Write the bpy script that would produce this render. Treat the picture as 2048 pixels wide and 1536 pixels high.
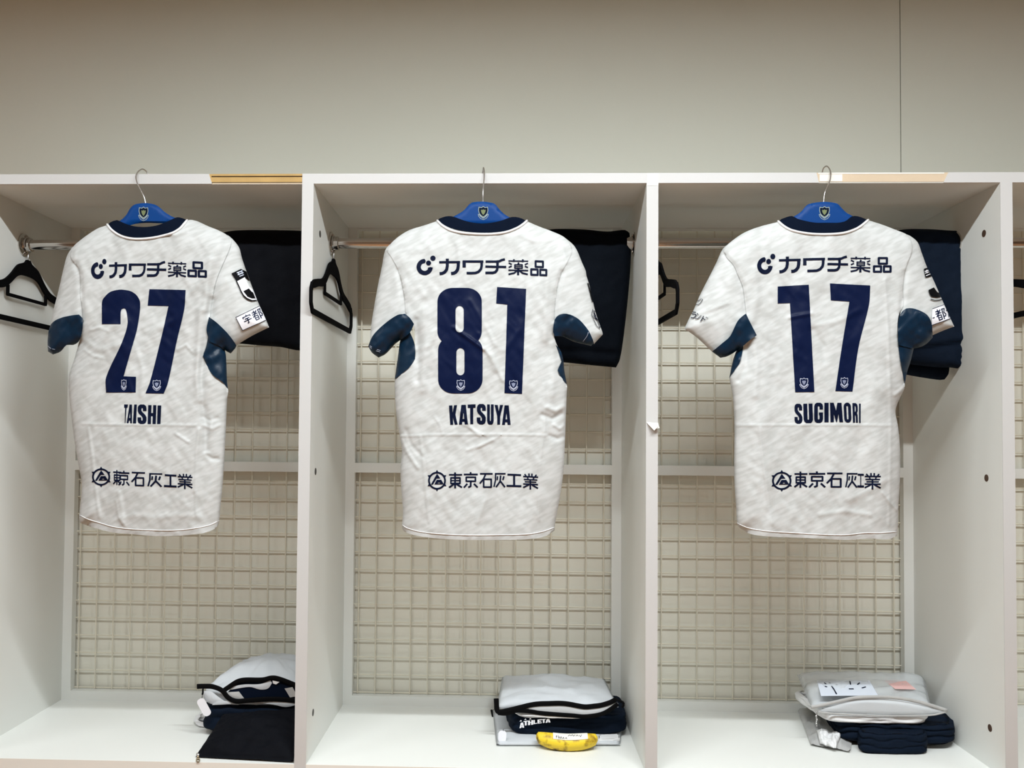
import bpy, bmesh, math, random
import numpy as np
from mathutils import Vector, Matrix
from mathutils.geometry import delaunay_2d_cdt

for _o in list(bpy.data.objects):
    bpy.data.objects.remove(_o, do_unlink=True)
SC = bpy.context.scene
COL = SC.collection
random.seed(3)

# ------------------------------------------------------------------ camera
IW, IH = 2048.0, 1536.0
FPX, CX, CY = 1700.0, 965.25, 817.28
YAW, PITCH, ROLL = 0.0324335, 0.0282168, -0.0077635
CAM = np.array([0.4621525, -1.9554689, 0.7634093])


def _rot(a, b, c):
    ca, sa, cb, sb, cc, sc = math.cos(a), math.sin(a), math.cos(b), math.sin(b), math.cos(c), math.sin(c)
    rz = np.array([[ca, -sa, 0], [sa, ca, 0], [0, 0, 1]])
    rx = np.array([[1, 0, 0], [0, cb, -sb], [0, sb, cb]])
    ry = np.array([[cc, 0, sc], [0, 1, 0], [-sc, 0, cc]])
    return rz @ rx @ ry


RM = _rot(YAW, PITCH, ROLL)
cam_data = bpy.data.cameras.new('camera')
cam = bpy.data.objects.new('camera', cam_data)
COL.objects.link(cam)
cam_data.sensor_width = 36.0
cam_data.sensor_fit = 'HORIZONTAL'
cam_data.lens = FPX / IW * 36.0
cam_data.shift_x = (IW / 2 - CX) / IW
cam_data.shift_y = (CY - IH / 2) / IW
cam_data.clip_start = 0.02
_m = np.eye(4)
_m[:3, 0], _m[:3, 1], _m[:3, 2], _m[:3, 3] = RM[:, 0], RM[:, 2], -RM[:, 1], CAM
cam.matrix_world = Matrix(_m.tolist())
SC.camera = cam

# ------------------------------------------------------------------ view, world, lights
SC.view_settings.view_transform = 'Standard'
SC.view_settings.look = 'None'
SC.view_settings.gamma = 1.0
SC.view_settings.use_curve_mapping = False
SC.view_settings.exposure = 0.0
W = bpy.data.worlds.new('world')
SC.world = W
W.use_nodes = True
W.node_tree.nodes['Background'].inputs[0].default_value = (0.9, 0.95, 1.0, 1)
W.node_tree.nodes['Background'].inputs[1].default_value = 0.0
CEIL = 2.16
FLOOR = -0.45
# ceiling fixtures, the last three unseen lamps added as fill: x, y, power, length, width
LAMPS = [(1.03, -1.32, 62.0, 1.10, 0.07), (-0.17, -1.32, 42.0, 1.10, 0.07), (3.35, -1.32, 20.0, 1.10, 0.07), (-2.05, -1.32, 18.0, 1.10, 0.07), (0.80, -3.6, 5.0, 1.10, 0.07)]
LAMP_COLOR = (0.93, 0.99, 1.02)


# ------------------------------------------------------------------ geometry helpers
def at(px, py, Y):
    """the point at depth Y that the photograph shows at px, py"""
    px, py, Y = np.broadcast_arrays(np.asarray(px, float), np.asarray(py, float), np.asarray(Y, float))
    d = np.stack([(px - CX) / FPX, np.ones_like(px), -(py - CY) / FPX], -1) @ RM.T
    k = (Y - CAM[1]) / d[..., 1]
    return CAM + d * k[..., None]


def at_z(px, py, z):
    d = np.array([(px - CX) / FPX, 1.0, -(py - CY) / FPX]) @ RM.T
    return CAM + d * ((z - CAM[2]) / d[2])


def px_of(p):
    v = (np.asarray(p, float) - CAM) @ RM
    return np.stack([CX + FPX * v[..., 0] / v[..., 1], CY - FPX * v[..., 2] / v[..., 1]], -1)


_G = np.random.RandomState(7).rand(64, 64)


def vnoise(x, y, s=0):
    """smooth value noise in -1..1"""
    x = np.asarray(x, float) + 13.7 * s
    y = np.asarray(y, float) + 7.3 * s
    xi, yi = np.floor(x).astype(int), np.floor(y).astype(int)
    fx, fy = x - xi, y - yi
    fx, fy = fx * fx * fx * (fx * (fx * 6 - 15) + 10), fy * fy * fy * (fy * (fy * 6 - 15) + 10)
    g = lambda a, b: _G[a % 64, b % 64]
    v = (g(xi, yi) * (1 - fx) + g(xi + 1, yi) * fx) * (1 - fy) + (g(xi, yi + 1) * (1 - fx) + g(xi + 1, yi + 1) * fx) * fy
    return v * 2 - 1


def dist_poly(P, poly, closed=True):
    P = np.asarray(P, float)
    A = np.asarray(poly, float)
    B = np.roll(A, -1, 0) if closed else A[1:]
    if not closed:
        A = A[:-1]
    best = np.full(len(P), 1e9)
    for a, b in zip(A, B):
        d = b - a
        L = d @ d
        if L < 1e-12:
            continue
        t = np.clip(((P - a) @ d) / L, 0, 1)
        q = a + t[:, None] * d
        best = np.minimum(best, ((P - q) ** 2).sum(1))
    return np.sqrt(best)


def inside(P, poly):
    P = np.asarray(P, float)
    poly = np.asarray(poly, float)
    x, y = P[:, 0], P[:, 1]
    r = np.zeros(len(P), bool)
    n = len(poly)
    for i in range(n):
        x0, y0 = poly[i]
        x1, y1 = poly[(i + 1) % n]
        if y0 == y1:
            continue
        c = (y0 > y) != (y1 > y)
        r ^= c & (x < (x1 - x0) * (y - y0) / (y1 - y0) + x0)
    return r


def smooth(poly, step=6.0, corner=48, closed=True):
    """catmull-rom through the points, sharp where the outline turns by more than `corner` degrees"""
    P = np.asarray(poly, float)
    n = len(P)
    out = []
    cs = []
    for i in range(n):
        a, b, c = P[i - 1], P[i], P[(i + 1) % n]
        u, v = b - a, c - b
        ang = abs(math.degrees(math.atan2(u[0] * v[1] - u[1] * v[0], u @ v)))
        cs.append(ang > corner or (not closed and i in (0, n - 1)))
    for i in range(n if closed else n - 1):
        p1, p2 = P[i], P[(i + 1) % n]
        L = np.linalg.norm(p2 - p1)
        p0 = P[i - 1] if not cs[i] else 2 * p1 - p2
        p3 = P[(i + 2) % n] if not cs[(i + 1) % n] else 2 * p2 - p1
        l0, l3 = np.linalg.norm(p1 - p0), np.linalg.norm(p3 - p2)
        t1 = (p2 - p0) / (l0 + L + 1e-9) * L
        t2 = (p3 - p1) / (l3 + L + 1e-9) * L
        k = max(1, int(round(L / step)))
        for j in range(k):
            t = j / k
            h1, h2 = 2 * t ** 3 - 3 * t ** 2 + 1, t ** 3 - 2 * t ** 2 + t
            h3, h4 = -2 * t ** 3 + 3 * t ** 2, t ** 3 - t ** 2
            out.append(h1 * p1 + h2 * t1 + h3 * p2 + h4 * t2)
    if not closed:
        out.append(P[-1])
    return np.array(out)


def subdiv(poly, step):
    P = np.asarray(poly, float)
    out = []
    for a, b in zip(P, np.roll(P, -1, 0)):
        k = max(1, int(math.ceil(np.linalg.norm(b - a) / step)))
        for j in range(k):
            out.append(a + (b - a) * j / k)
    return np.array(out)


def region(polys, step=4.0, holes=(), clip=None, grid=True):
    """triangles that fill the union of polys minus holes (all in one plane)"""
    loops = [subdiv(p, step) for p in list(polys) + list(holes) + ([clip] if clip is not None else [])]
    V, E = [], []
    for l in loops:
        o = len(V)
        V += [tuple(p) for p in l]
        E += [(o + i, o + (i + 1) % len(l)) for i in range(len(l))]
    allp = np.concatenate(loops)
    if grid:
        lo, hi = allp.min(0), allp.max(0)
        gx, gy = np.meshgrid(np.arange(lo[0], hi[0], step), np.arange(lo[1], hi[1], step * 0.87))
        gx[1::2] += step / 2
        G = np.stack([gx.ravel(), gy.ravel()], -1)
        k = np.zeros(len(G), bool)
        for p in polys:
            k |= inside(G, p)
        G = G[k]
        if len(G):
            dd = np.full(len(G), 1e9)
            for l in loops:
                dd = np.minimum(dd, dist_poly(G, l))
            V += [tuple(p) for p in G[dd > step * 0.45]]
    r = delaunay_2d_cdt([Vector((float(a), float(b))) for a, b in V], E, [], 0, 1e-5, False)
    v = np.array([(p.x, p.y) for p in r[0]])
    f = np.array([t for t in r[2] if len(t) == 3])
    c = v[f].mean(1)
    k = np.zeros(len(f), bool)
    for p in polys:
        k |= inside(c, p)
    for h in holes:
        k &= ~inside(c, h)
    if clip is not None:
        k &= inside(c, clip)
    f = f[k]
    u, inv = np.unique(f, return_inverse=True)
    v, f = v[u], inv.reshape(-1, 3)
    a, b, cc = v[f[:, 0]], v[f[:, 1]], v[f[:, 2]]
    area = (b[:, 0] - a[:, 0]) * (cc[:, 1] - a[:, 1]) - (b[:, 1] - a[:, 1]) * (cc[:, 0] - a[:, 0])
    f[area < 0] = f[area < 0][:, ::-1]
    return v, f


def bars(strokes, wscale=1.0):
    """strokes [(points, width)] -> convex polygons (a bar per segment, a disc per bend)"""
    out = []
    for pts, w in strokes:
        P = np.asarray(pts, float)
        h = w * wscale / 2
        for i in range(len(P) - 1):
            d = P[i + 1] - P[i]
            L = np.linalg.norm(d)
            if L < 1e-9:
                continue
            n = np.array([-d[1], d[0]]) / L * h
            out.append(np.array([P[i] + n, P[i + 1] + n, P[i + 1] - n, P[i] - n]))
        for i in range(1, len(P) - 1):
            a = np.arange(10) / 10 * 2 * math.pi
            out.append(P[i] + h * np.stack([np.cos(a), np.sin(a)], -1))
        if len(P) > 2 and np.allclose(P[0], P[-1]):
            a = np.arange(10) / 10 * 2 * math.pi
            out.append(P[0] + h * np.stack([np.cos(a), np.sin(a)], -1))
    return out


def disc(cx, cy, r, n=28, ry=None):
    a = np.arange(n) / n * 2 * math.pi
    return np.stack([cx + r * np.cos(a), cy + (ry or r) * np.sin(a)], -1)


class MB:
    """collects vertices and faces for one mesh"""
    def __init__(self):
        self.v, self.f = [], []

    def add(self, v, f):
        o = len(self.v)
        self.v += [tuple(map(float, p)) for p in v]
        self.f += [tuple(int(i) + o for i in t) for t in f]
        return self

    def box(self, lo, hi, bev=0.0):
        bm = bmesh.new()
        bmesh.ops.create_cube(bm, size=1)
        for v in bm.verts:
            v.co = Vector([lo[i] + (hi[i] - lo[i]) * (v.co[i] + 0.5) for i in range(3)])
        if bev:
            bmesh.ops.bevel(bm, geom=bm.edges[:], offset=bev, segments=2, profile=0.7, affect='EDGES')
        bm.verts.index_update()
        self.add([v.co for v in bm.verts], [[v.index for v in f.verts] for f in bm.faces])
        bm.free()
        return self

    def tube(self, path, r, n=12, caps=True, flat=None):
        """sweep a circle (or an ellipse flat=(ra, rb, axis)) along a path; r may be a list"""
        P = np.asarray(path, float)
        k = len(P)
        R = np.full(k, r) if np.isscalar(r) else np.asarray(r, float)
        T = np.gradient(P, axis=0)
        T /= np.linalg.norm(T, axis=1)[:, None] + 1e-12
        ref = np.array(flat[2], float) if flat else np.array([0, 0, 1.0])
        if not flat and abs(T[0] @ ref) > 0.9:
            ref = np.array([1.0, 0, 0])
        V, F = [], []
        a = np.arange(n) / n * 2 * math.pi
        N = None
        for i in range(k):
            if flat:
                u = ref - (ref @ T[i]) * T[i]
            else:
                u = (ref if N is None else N) - ((ref if N is None else N) @ T[i]) * T[i]
            u /= np.linalg.norm(u) + 1e-12
            N = u
            w = np.cross(T[i], u)
            ra, rb = (flat[0] * R[i], flat[1] * R[i]) if flat else (R[i], R[i])
            for t in a:
                V.append(P[i] + u * ra * math.cos(t) + w * rb * math.sin(t))
        for i in range(k - 1):
            for j in range(n):
                F.append((i * n + j, i * n + (j + 1) % n, (i + 1) * n + (j + 1) % n, (i + 1) * n + j))
        if caps:
            F.append(tuple(range(n))[::-1])
            F.append(tuple((k - 1) * n + j for j in range(n)))
        return self.add(V, F)

    def solid(self, v2, f, fa, fb):
        """a plate: triangles f over 2-D points v2, front surface fa(v2), back surface fb(v2), walls around"""
        n = len(v2)
        A, B = fa(v2), fb(v2)
        E = {}
        for t in f:
            for i in range(3):
                e = (int(t[i]), int(t[(i + 1) % 3]))
                E[e] = E.get(e, 0) + 1
        walls = [(a, b, b + n, a + n) for (a, b) in E if (b, a) not in E]
        return self.add(list(A) + list(B), [tuple(t) for t in f] + [tuple(int(i) + n for i in t[::-1]) for t in f] + walls)

    def build(self, name, mats, parent=None, shade=True, loc=None, mat_of=None):
        me = bpy.data.meshes.new(name)
        off = Vector((0, 0, 0))
        if parent is not None:
            off = world_loc(parent)
        elif loc is not None:
            off = Vector(loc)
        me.from_pydata([tuple(Vector(p) - off) for p in self.v], [], self.f)
        for m in (mats if isinstance(mats, (list, tuple)) else [mats]):
            me.materials.append(m)
        if mat_of:
            for i, k in enumerate(mat_of):
                me.polygons[i].material_index = k
        me.validate()
        bm = bmesh.new()
        bm.from_mesh(me)
        bmesh.ops.recalc_face_normals(bm, faces=bm.faces[:])
        bm.to_mesh(me)
        bm.free()
        if shade:
            me.polygons.foreach_set('use_smooth', [True] * len(me.polygons))
            if shade is not True:
                me.set_sharp_from_angle(angle=math.radians(shade))
        o = bpy.data.objects.new(name, me)
        COL.objects.link(o)
        if parent is not None:
            o.parent = parent
        else:
            o.location = off
        return o


def world_loc(o):
    p = Vector((0, 0, 0))
    while o is not None:
        p += o.location
        o = o.parent
    return p


def tag(o, label, cat, group=None, kind=None):
    o['label'], o['category'] = label, cat
    if group:
        o['group'] = group
    if kind:
        o['kind'] = kind
    return o


def thing(name, loc, label, cat, group=None):
    o = bpy.data.objects.new(name, None)
    COL.objects.link(o)
    o.location = Vector([float(c) for c in loc])
    o.empty_display_size = 0.05
    return tag(o, label, cat, group)


# ------------------------------------------------------------------ materials
def mat(name, col, rough=0.5, spec=0.5, metal=0.0, bump=0.0, bscale=200.0, var=0.0, vscale=8.0, sheen=0.0):
    m = bpy.data.materials.new(name)
    m.use_nodes = True
    nt = m.node_tree
    b = nt.nodes['Principled BSDF']
    b.inputs['Base Color'].default_value = (*col, 1)
    b.inputs['Roughness'].default_value = rough
    b.inputs['Metallic'].default_value = metal
    b.inputs['Specular IOR Level'].default_value = spec
    if sheen:
        b.inputs['Sheen Weight'].default_value = sheen
    tc = nt.nodes.new('ShaderNodeTexCoord')
    if var:
        n = nt.nodes.new('ShaderNodeTexNoise')
        n.inputs['Scale'].default_value = vscale
        n.inputs['Detail'].default_value = 5
        r = nt.nodes.new('ShaderNodeMix')
        r.data_type = 'RGBA'
        r.inputs[6].default_value = (*[c * (1 - var) for c in col], 1)
        r.inputs[7].default_value = (*[min(1, c * (1 + var)) for c in col], 1)
        nt.links.new(tc.outputs['Object'], n.inputs['Vector'])
        nt.links.new(n.outputs['Fac'], r.inputs[0])
        nt.links.new(r.outputs[2], b.inputs['Base Color'])
    if bump:
        n = nt.nodes.new('ShaderNodeTexNoise')
        n.inputs['Scale'].default_value = bscale
        n.inputs['Detail'].default_value = 4
        bp = nt.nodes.new('ShaderNodeBump')
        bp.inputs['Strength'].default_value = bump
        bp.inputs['Distance'].default_value = 0.002
        nt.links.new(tc.outputs['Object'], n.inputs['Vector'])
        nt.links.new(n.outputs['Fac'], bp.inputs['Height'])
        nt.links.new(bp.outputs['Normal'], b.inputs['Normal'])
    return m


def see_through(m, amount):
    """part of the light goes straight through (open mesh cloth, clear film)"""
    nt = m.node_tree
    out = nt.nodes['Material Output']
    mx = nt.nodes.new('ShaderNodeMixShader')
    tr = nt.nodes.new('ShaderNodeBsdfTransparent')
    mx.inputs[0].default_value = amount
    nt.links.new(nt.nodes['Principled BSDF'].outputs[0], mx.inputs[1])
    nt.links.new(tr.outputs[0], mx.inputs[2])
    nt.links.new(mx.outputs[0], out.inputs['Surface'])
    return m


M = {}
M['laminate'] = mat('white_laminate', (0.77, 0.78, 0.745), 0.42, 0.22, bump=0.05, bscale=60, var=0.02, vscale=3)
M['tape'] = mat('edge_tape', (0.57, 0.57, 0.56), 0.38, 0.4)
M['core'] = mat('board_core', (0.50, 0.33, 0.13), 0.8, 0.2, bump=0.4, bscale=90, var=0.22, vscale=22)
M['core_pale'] = mat('board_core_pale', (0.62, 0.50, 0.36), 0.8, 0.2, bump=0.3, bscale=90, var=0.10, vscale=14)
M['core_dark'] = mat('board_core_dark', (0.05, 0.03, 0.015), 0.9, 0.1)
M['wall'] = mat('painted_wall', (0.58, 0.585, 0.515), 0.75, 0.25, bump=0.12, bscale=45, var=0.03, vscale=2.5)
M['groove'] = mat('wall_joint', (0.20, 0.20, 0.17), 0.9, 0.1)
M['backboard'] = mat('cream_backboard', (0.77, 0.755, 0.665), 0.6, 0.2, var=0.03, vscale=4)
M['wire'] = mat('cream_wire', (0.72, 0.68, 0.56), 0.4, 0.5)
M['chrome'] = mat('chrome', (0.60, 0.57, 0.54), 0.14, 0.5, metal=1.0)
M['steel'] = mat('steel', (0.55, 0.55, 0.55), 0.28, 0.5, metal=1.0)
M['cap'] = mat('connector_dark', (0.03, 0.028, 0.025), 0.45)
M['cap_brown'] = mat('connector_brown', (0.075, 0.045, 0.03), 0.35)
M['black_velvet'] = mat('black_velvet', (0.003, 0.003, 0.0035), 0.9, 0.04)
M['black_cloth'] = mat('black_cloth', (0.0035, 0.004, 0.006), 0.75, 0.07, bump=0.3, bscale=500)
M['black_zip'] = mat('black_zip', (0.003, 0.003, 0.0035), 0.7, 0.06)
M['dark_cloth'] = mat('dark_navy_cloth', (0.0020, 0.0034, 0.0062), 0.8, 0.06, bump=0.3, bscale=260)
M['navy_cloth'] = mat('navy_cloth', (0.004, 0.0085, 0.0185), 0.8, 0.08, bump=0.3, bscale=260, var=0.15, vscale=50)
M['navy_satin'] = mat('navy_satin', (0.003, 0.0165, 0.038), 0.36, 0.22, bump=0.1, bscale=300)
M['navy_rib'] = mat('navy_rib', (0.002, 0.005, 0.014), 0.85, 0.06)
M['print'] = mat('navy_print', (0.0025, 0.0070, 0.034), 0.42, 0.10, bump=0.03, bscale=120)
M['print_dark'] = mat('dark_print', (0.003, 0.006, 0.022), 0.55, 0.06)
M['print_black'] = mat('black_print', (0.003, 0.003, 0.004), 0.6, 0.05)
M['print_white'] = mat('white_print', (0.72, 0.73, 0.78), 0.5, 0.4)
M['print_pale'] = mat('pale_print', (0.50, 0.54, 0.66), 0.5, 0.4)
M['print_dim'] = mat('dim_print', (0.22, 0.25, 0.36), 0.5, 0.3)
M['patch_white'] = mat('white_patch', (0.84, 0.85, 0.90), 0.5, 0.4)
M['blue'] = mat('blue_plastic', (0.001, 0.042, 0.190), 0.45, 0.14)
M['crest_gold'] = mat('crest_gold', (0.17, 0.20, 0.10), 0.6, 0.1)
M['crest_line'] = mat('crest_line', (0.30, 0.36, 0.34), 0.6, 0.1)
M['crest_navy'] = mat('crest_navy', (0.002, 0.006, 0.02), 0.6, 0.05)
M['white_cloth'] = mat('white_cloth', (0.72, 0.72, 0.72), 0.8, 0.2, bump=0.2, bscale=220)
M['white_tag'] = mat('white_tag', (0.86, 0.86, 0.90), 0.4)
M['mesh_bag'] = see_through(mat('white_mesh_cloth', (0.70, 0.73, 0.76), 0.7, 0.3, bump=0.5, bscale=700, var=0.06, vscale=30), 0.22)
M['grey_bag'] = see_through(mat('grey_mesh_cloth', (0.50, 0.50, 0.49), 0.7, 0.3, bump=0.5, bscale=700, var=0.15, vscale=40), 0.12)
M['vinyl'] = see_through(mat('clear_vinyl', (0.80, 0.84, 0.87), 0.10, 0.7, bump=0.25, bscale=40), 0.52)
M['paper'] = mat('paper', (0.80, 0.78, 0.72), 0.7)
M['paper_blue'] = mat('pale_blue_card', (0.70, 0.76, 0.86), 0.5)
M['pink'] = mat('pink_card', (0.78, 0.48, 0.46), 0.5)
M['pen'] = mat('black_pen', (0.02, 0.02, 0.03), 0.6)
M['brass'] = mat('old_brass', (0.55, 0.42, 0.25), 0.35, 0.5, metal=0.8)
M['floor'] = mat('floor_carpet', (0.37, 0.20, 0.105), 0.85, 0.2, var=0.1, vscale=30)
M['ceiling'] = mat('ceiling_board', (0.86, 0.84, 0.80), 0.8, 0.2)
M['room_wall'] = mat('room_wall', (0.42, 0.33, 0.25), 0.8, 0.2)
M['lamp_body'] = mat('lamp_housing', (0.8, 0.8, 0.8), 0.4)


def jersey_material():
    """off-white knit with a printed pattern of short slanting pale-grey dashes"""
    m = mat('white_jersey', (0.8, 0.8, 0.8), 0.62, 0.3)
    nt = m.node_tree
    b = nt.nodes['Principled BSDF']
    tc = nt.nodes.new('ShaderNodeTexCoord')
    m0 = nt.nodes.new('ShaderNodeMapping')
    m0.inputs['Rotation'].default_value = (0, math.radians(27), 0)
    mp = nt.nodes.new('ShaderNodeMapping')
    mp.inputs['Scale'].default_value = (34, 12, 125)
    n1 = nt.nodes.new('ShaderNodeTexNoise')
    n1.inputs['Scale'].default_value = 1.0
    n1.inputs['Detail'].default_value = 1.5
    n1.inputs['Roughness'].default_value = 0.5
    nt.links.new(m0.outputs[0], mp.inputs[0])
    rp = nt.nodes.new('ShaderNodeValToRGB')
    rp.color_ramp.elements[0].position = 0.36
    rp.color_ramp.elements[0].color = (0.465, 0.478, 0.466, 1)
    rp.color_ramp.elements[1].position = 0.64
    rp.color_ramp.elements[1].color = (0.555, 0.57, 0.563, 1)
    nt.links.new(tc.outputs['Object'], m0.inputs[0])
    nt.links.new(mp.outputs[0], n1.inputs['Vector'])
    nt.links.new(n1.outputs['Fac'], rp.inputs[0])
    nt.links.new(rp.outputs[0], b.inputs['Base Color'])
    n2 = nt.nodes.new('ShaderNodeTexNoise')
    n2.inputs['Scale'].default_value = 900
    bp = nt.nodes.new('ShaderNodeBump')
    bp.inputs['Strength'].default_value = 0.12
    bp.inputs['Distance'].default_value = 0.001
    nt.links.new(tc.outputs['Object'], n2.inputs['Vector'])
    nt.links.new(n2.outputs['Fac'], bp.inputs['Height'])
    nt.links.new(bp.outputs['Normal'], b.inputs['Normal'])
    return m


def banana_material():
    m = mat('banana_skin', (0.75, 0.55, 0.02), 0.5, 0.35)
    nt = m.node_tree
    b = nt.nodes['Principled BSDF']
    tc = nt.nodes.new('ShaderNodeTexCoord')
    n = nt.nodes.new('ShaderNodeTexNoise')
    n.inputs['Scale'].default_value = 48
    n.inputs['Detail'].default_value = 3
    rp = nt.nodes.new('ShaderNodeValToRGB')
    e = rp.color_ramp.elements
    e[0].position, e[0].color = 0.31, (0.05, 0.03, 0.004, 1)
    e[1].position, e[1].color = 0.53, (0.80, 0.57, 0.03, 1)
    x = e.new(0.41)
    x.color = (0.40, 0.25, 0.012, 1)
    nt.links.new(tc.outputs['Object'], n.inputs['Vector'])
    nt.links.new(n.outputs['Fac'], rp.inputs[0])
    nt.links.new(rp.outputs[0], b.inputs['Base Color'])
    return m


M['jersey'] = jersey_material()
M['banana'] = banana_material()

# ------------------------------------------------------------------ the room
P, T, D, H, E = 0.8, 0.0271, 0.45, 1.3416, 0.0235
WALL_Y = D + 0.0170


def structure(name, lo, hi, m, bev=0):
    o = MB().box(lo, hi, bev).build(name, m, shade=False)
    o['kind'] = 'structure'
    return o


SEAM = float(at(1801, 200, WALL_Y)[0])
wl = MB()
wl.box((-3.2, WALL_Y, FLOOR), (SEAM - 0.0012, WALL_Y + 0.03, CEIL))
wl.box((SEAM + 0.0012, WALL_Y, FLOOR), (5.2, WALL_Y + 0.03, CEIL))
w = wl.build('wall_back', M['wall'], shade=False)
w['kind'] = 'structure'
MB().box((SEAM - 0.0012, WALL_Y + 0.004, FLOOR), (SEAM + 0.0012, WALL_Y + 0.03, CEIL)).build('joint', M['groove'], w, shade=False)
structure('floor', (-3.2, -4.6, FLOOR - 0.05), (5.2, WALL_Y, FLOOR), M['floor'])
structure('ceiling', (-3.2, -4.6, CEIL), (5.2, WALL_Y + 0.03, CEIL + 0.05), M['ceiling'])
structure('wall_left', (-3.23, -4.6, FLOOR), (-3.2, WALL_Y, CEIL), M['room_wall'])
structure('wall_right', (5.2, -4.6, FLOOR), (5.23, WALL_Y, CEIL), M['room_wall'])
structure('wall_front', (-3.2, -4.63, FLOOR), (5.2, -4.6, CEIL), M['room_wall'])

LAMP_WORDS = ['in front of the third locker bay', 'in front of the first locker bay', 'added as fill at the right end of the lockers', 'added as fill at the left end of the lockers', 'added as fill far from the lockers behind the viewer']
for i, (x, y, pw, s, sw) in enumerate(LAMPS):
    lt = thing('ceiling_light', (x, y, CEIL), 'long slim white ceiling light ' + LAMP_WORDS[i], 'ceiling light', 'slim ceiling lights')
    fr = MB()
    fr.box((x - s / 2 - .03, y - sw / 2 - .03, CEIL - .03), (x + s / 2 + .03, y - sw / 2, CEIL))
    fr.box((x - s / 2 - .03, y + sw / 2, CEIL - .03), (x + s / 2 + .03, y + sw / 2 + .03, CEIL))
    fr.box((x - s / 2 - .03, y - sw / 2, CEIL - .03), (x - s / 2, y + sw / 2, CEIL))
    fr.box((x + s / 2, y - sw / 2, CEIL - .03), (x + s / 2 + .03, y + sw / 2, CEIL))
    fr.build('frame', M['lamp_body'], lt, shade=False)
    ld = bpy.data.lights.new('lamp', 'AREA')
    ld.shape = 'RECTANGLE'
    ld.size, ld.size_y = s, sw
    ld.energy = pw
    ld.color = LAMP_COLOR
    lo = bpy.data.objects.new('lamp', ld)
    COL.objects.link(lo)
    lo.parent = lt
    lo.location = (0, 0, -0.026)

# ------------------------------------------------------------------ lockers
RODY = 0.195
BACK = D            # the frame and grid close the back
FRM0, FRM1 = D - 0.022, D + 0.002
UNIT_LABEL = ['white open locker bay with the jersey numbered 27, first bay from the left',
              'white open locker bay with the jersey numbered 81 and the banana, middle bay',
              'white open locker bay with the jersey numbered 17, third bay from the left',
              'white open locker bay cut off by the right edge, its rail just showing']
CAPS = {0: [(640, 468, 0.055), (631, 943, 0.05), (626, 1425, 0.05)], 2: [(1968, 467, .0), (1973, 956, 0), (1980, 1456, 0)]}
ROD_Z = [float(at(110, 490, RODY)[2]), float(at(700, 487, RODY)[2]), float(at(1370, 487, RODY)[2]), float(at(2045, 486, RODY)[2])]
SEATT = 0.023


def cap_on(x, y, z, side, parent, m):
    """round connector cap on a side panel; side = +1 faces +x"""
    b = MB()
    a = np.arange(16) / 16 * 2 * math.pi
    b.tube([(x - side * 0.004, y, z), (x + side * 0.0005, y, z)], 0.0085, 16)
    b.tube([(x + side * 0.0005, y, z), (x + side * 0.0008, y, z)], 0.0055, 16)
    return b.build('connector_cap', m, parent, shade=30)


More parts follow.
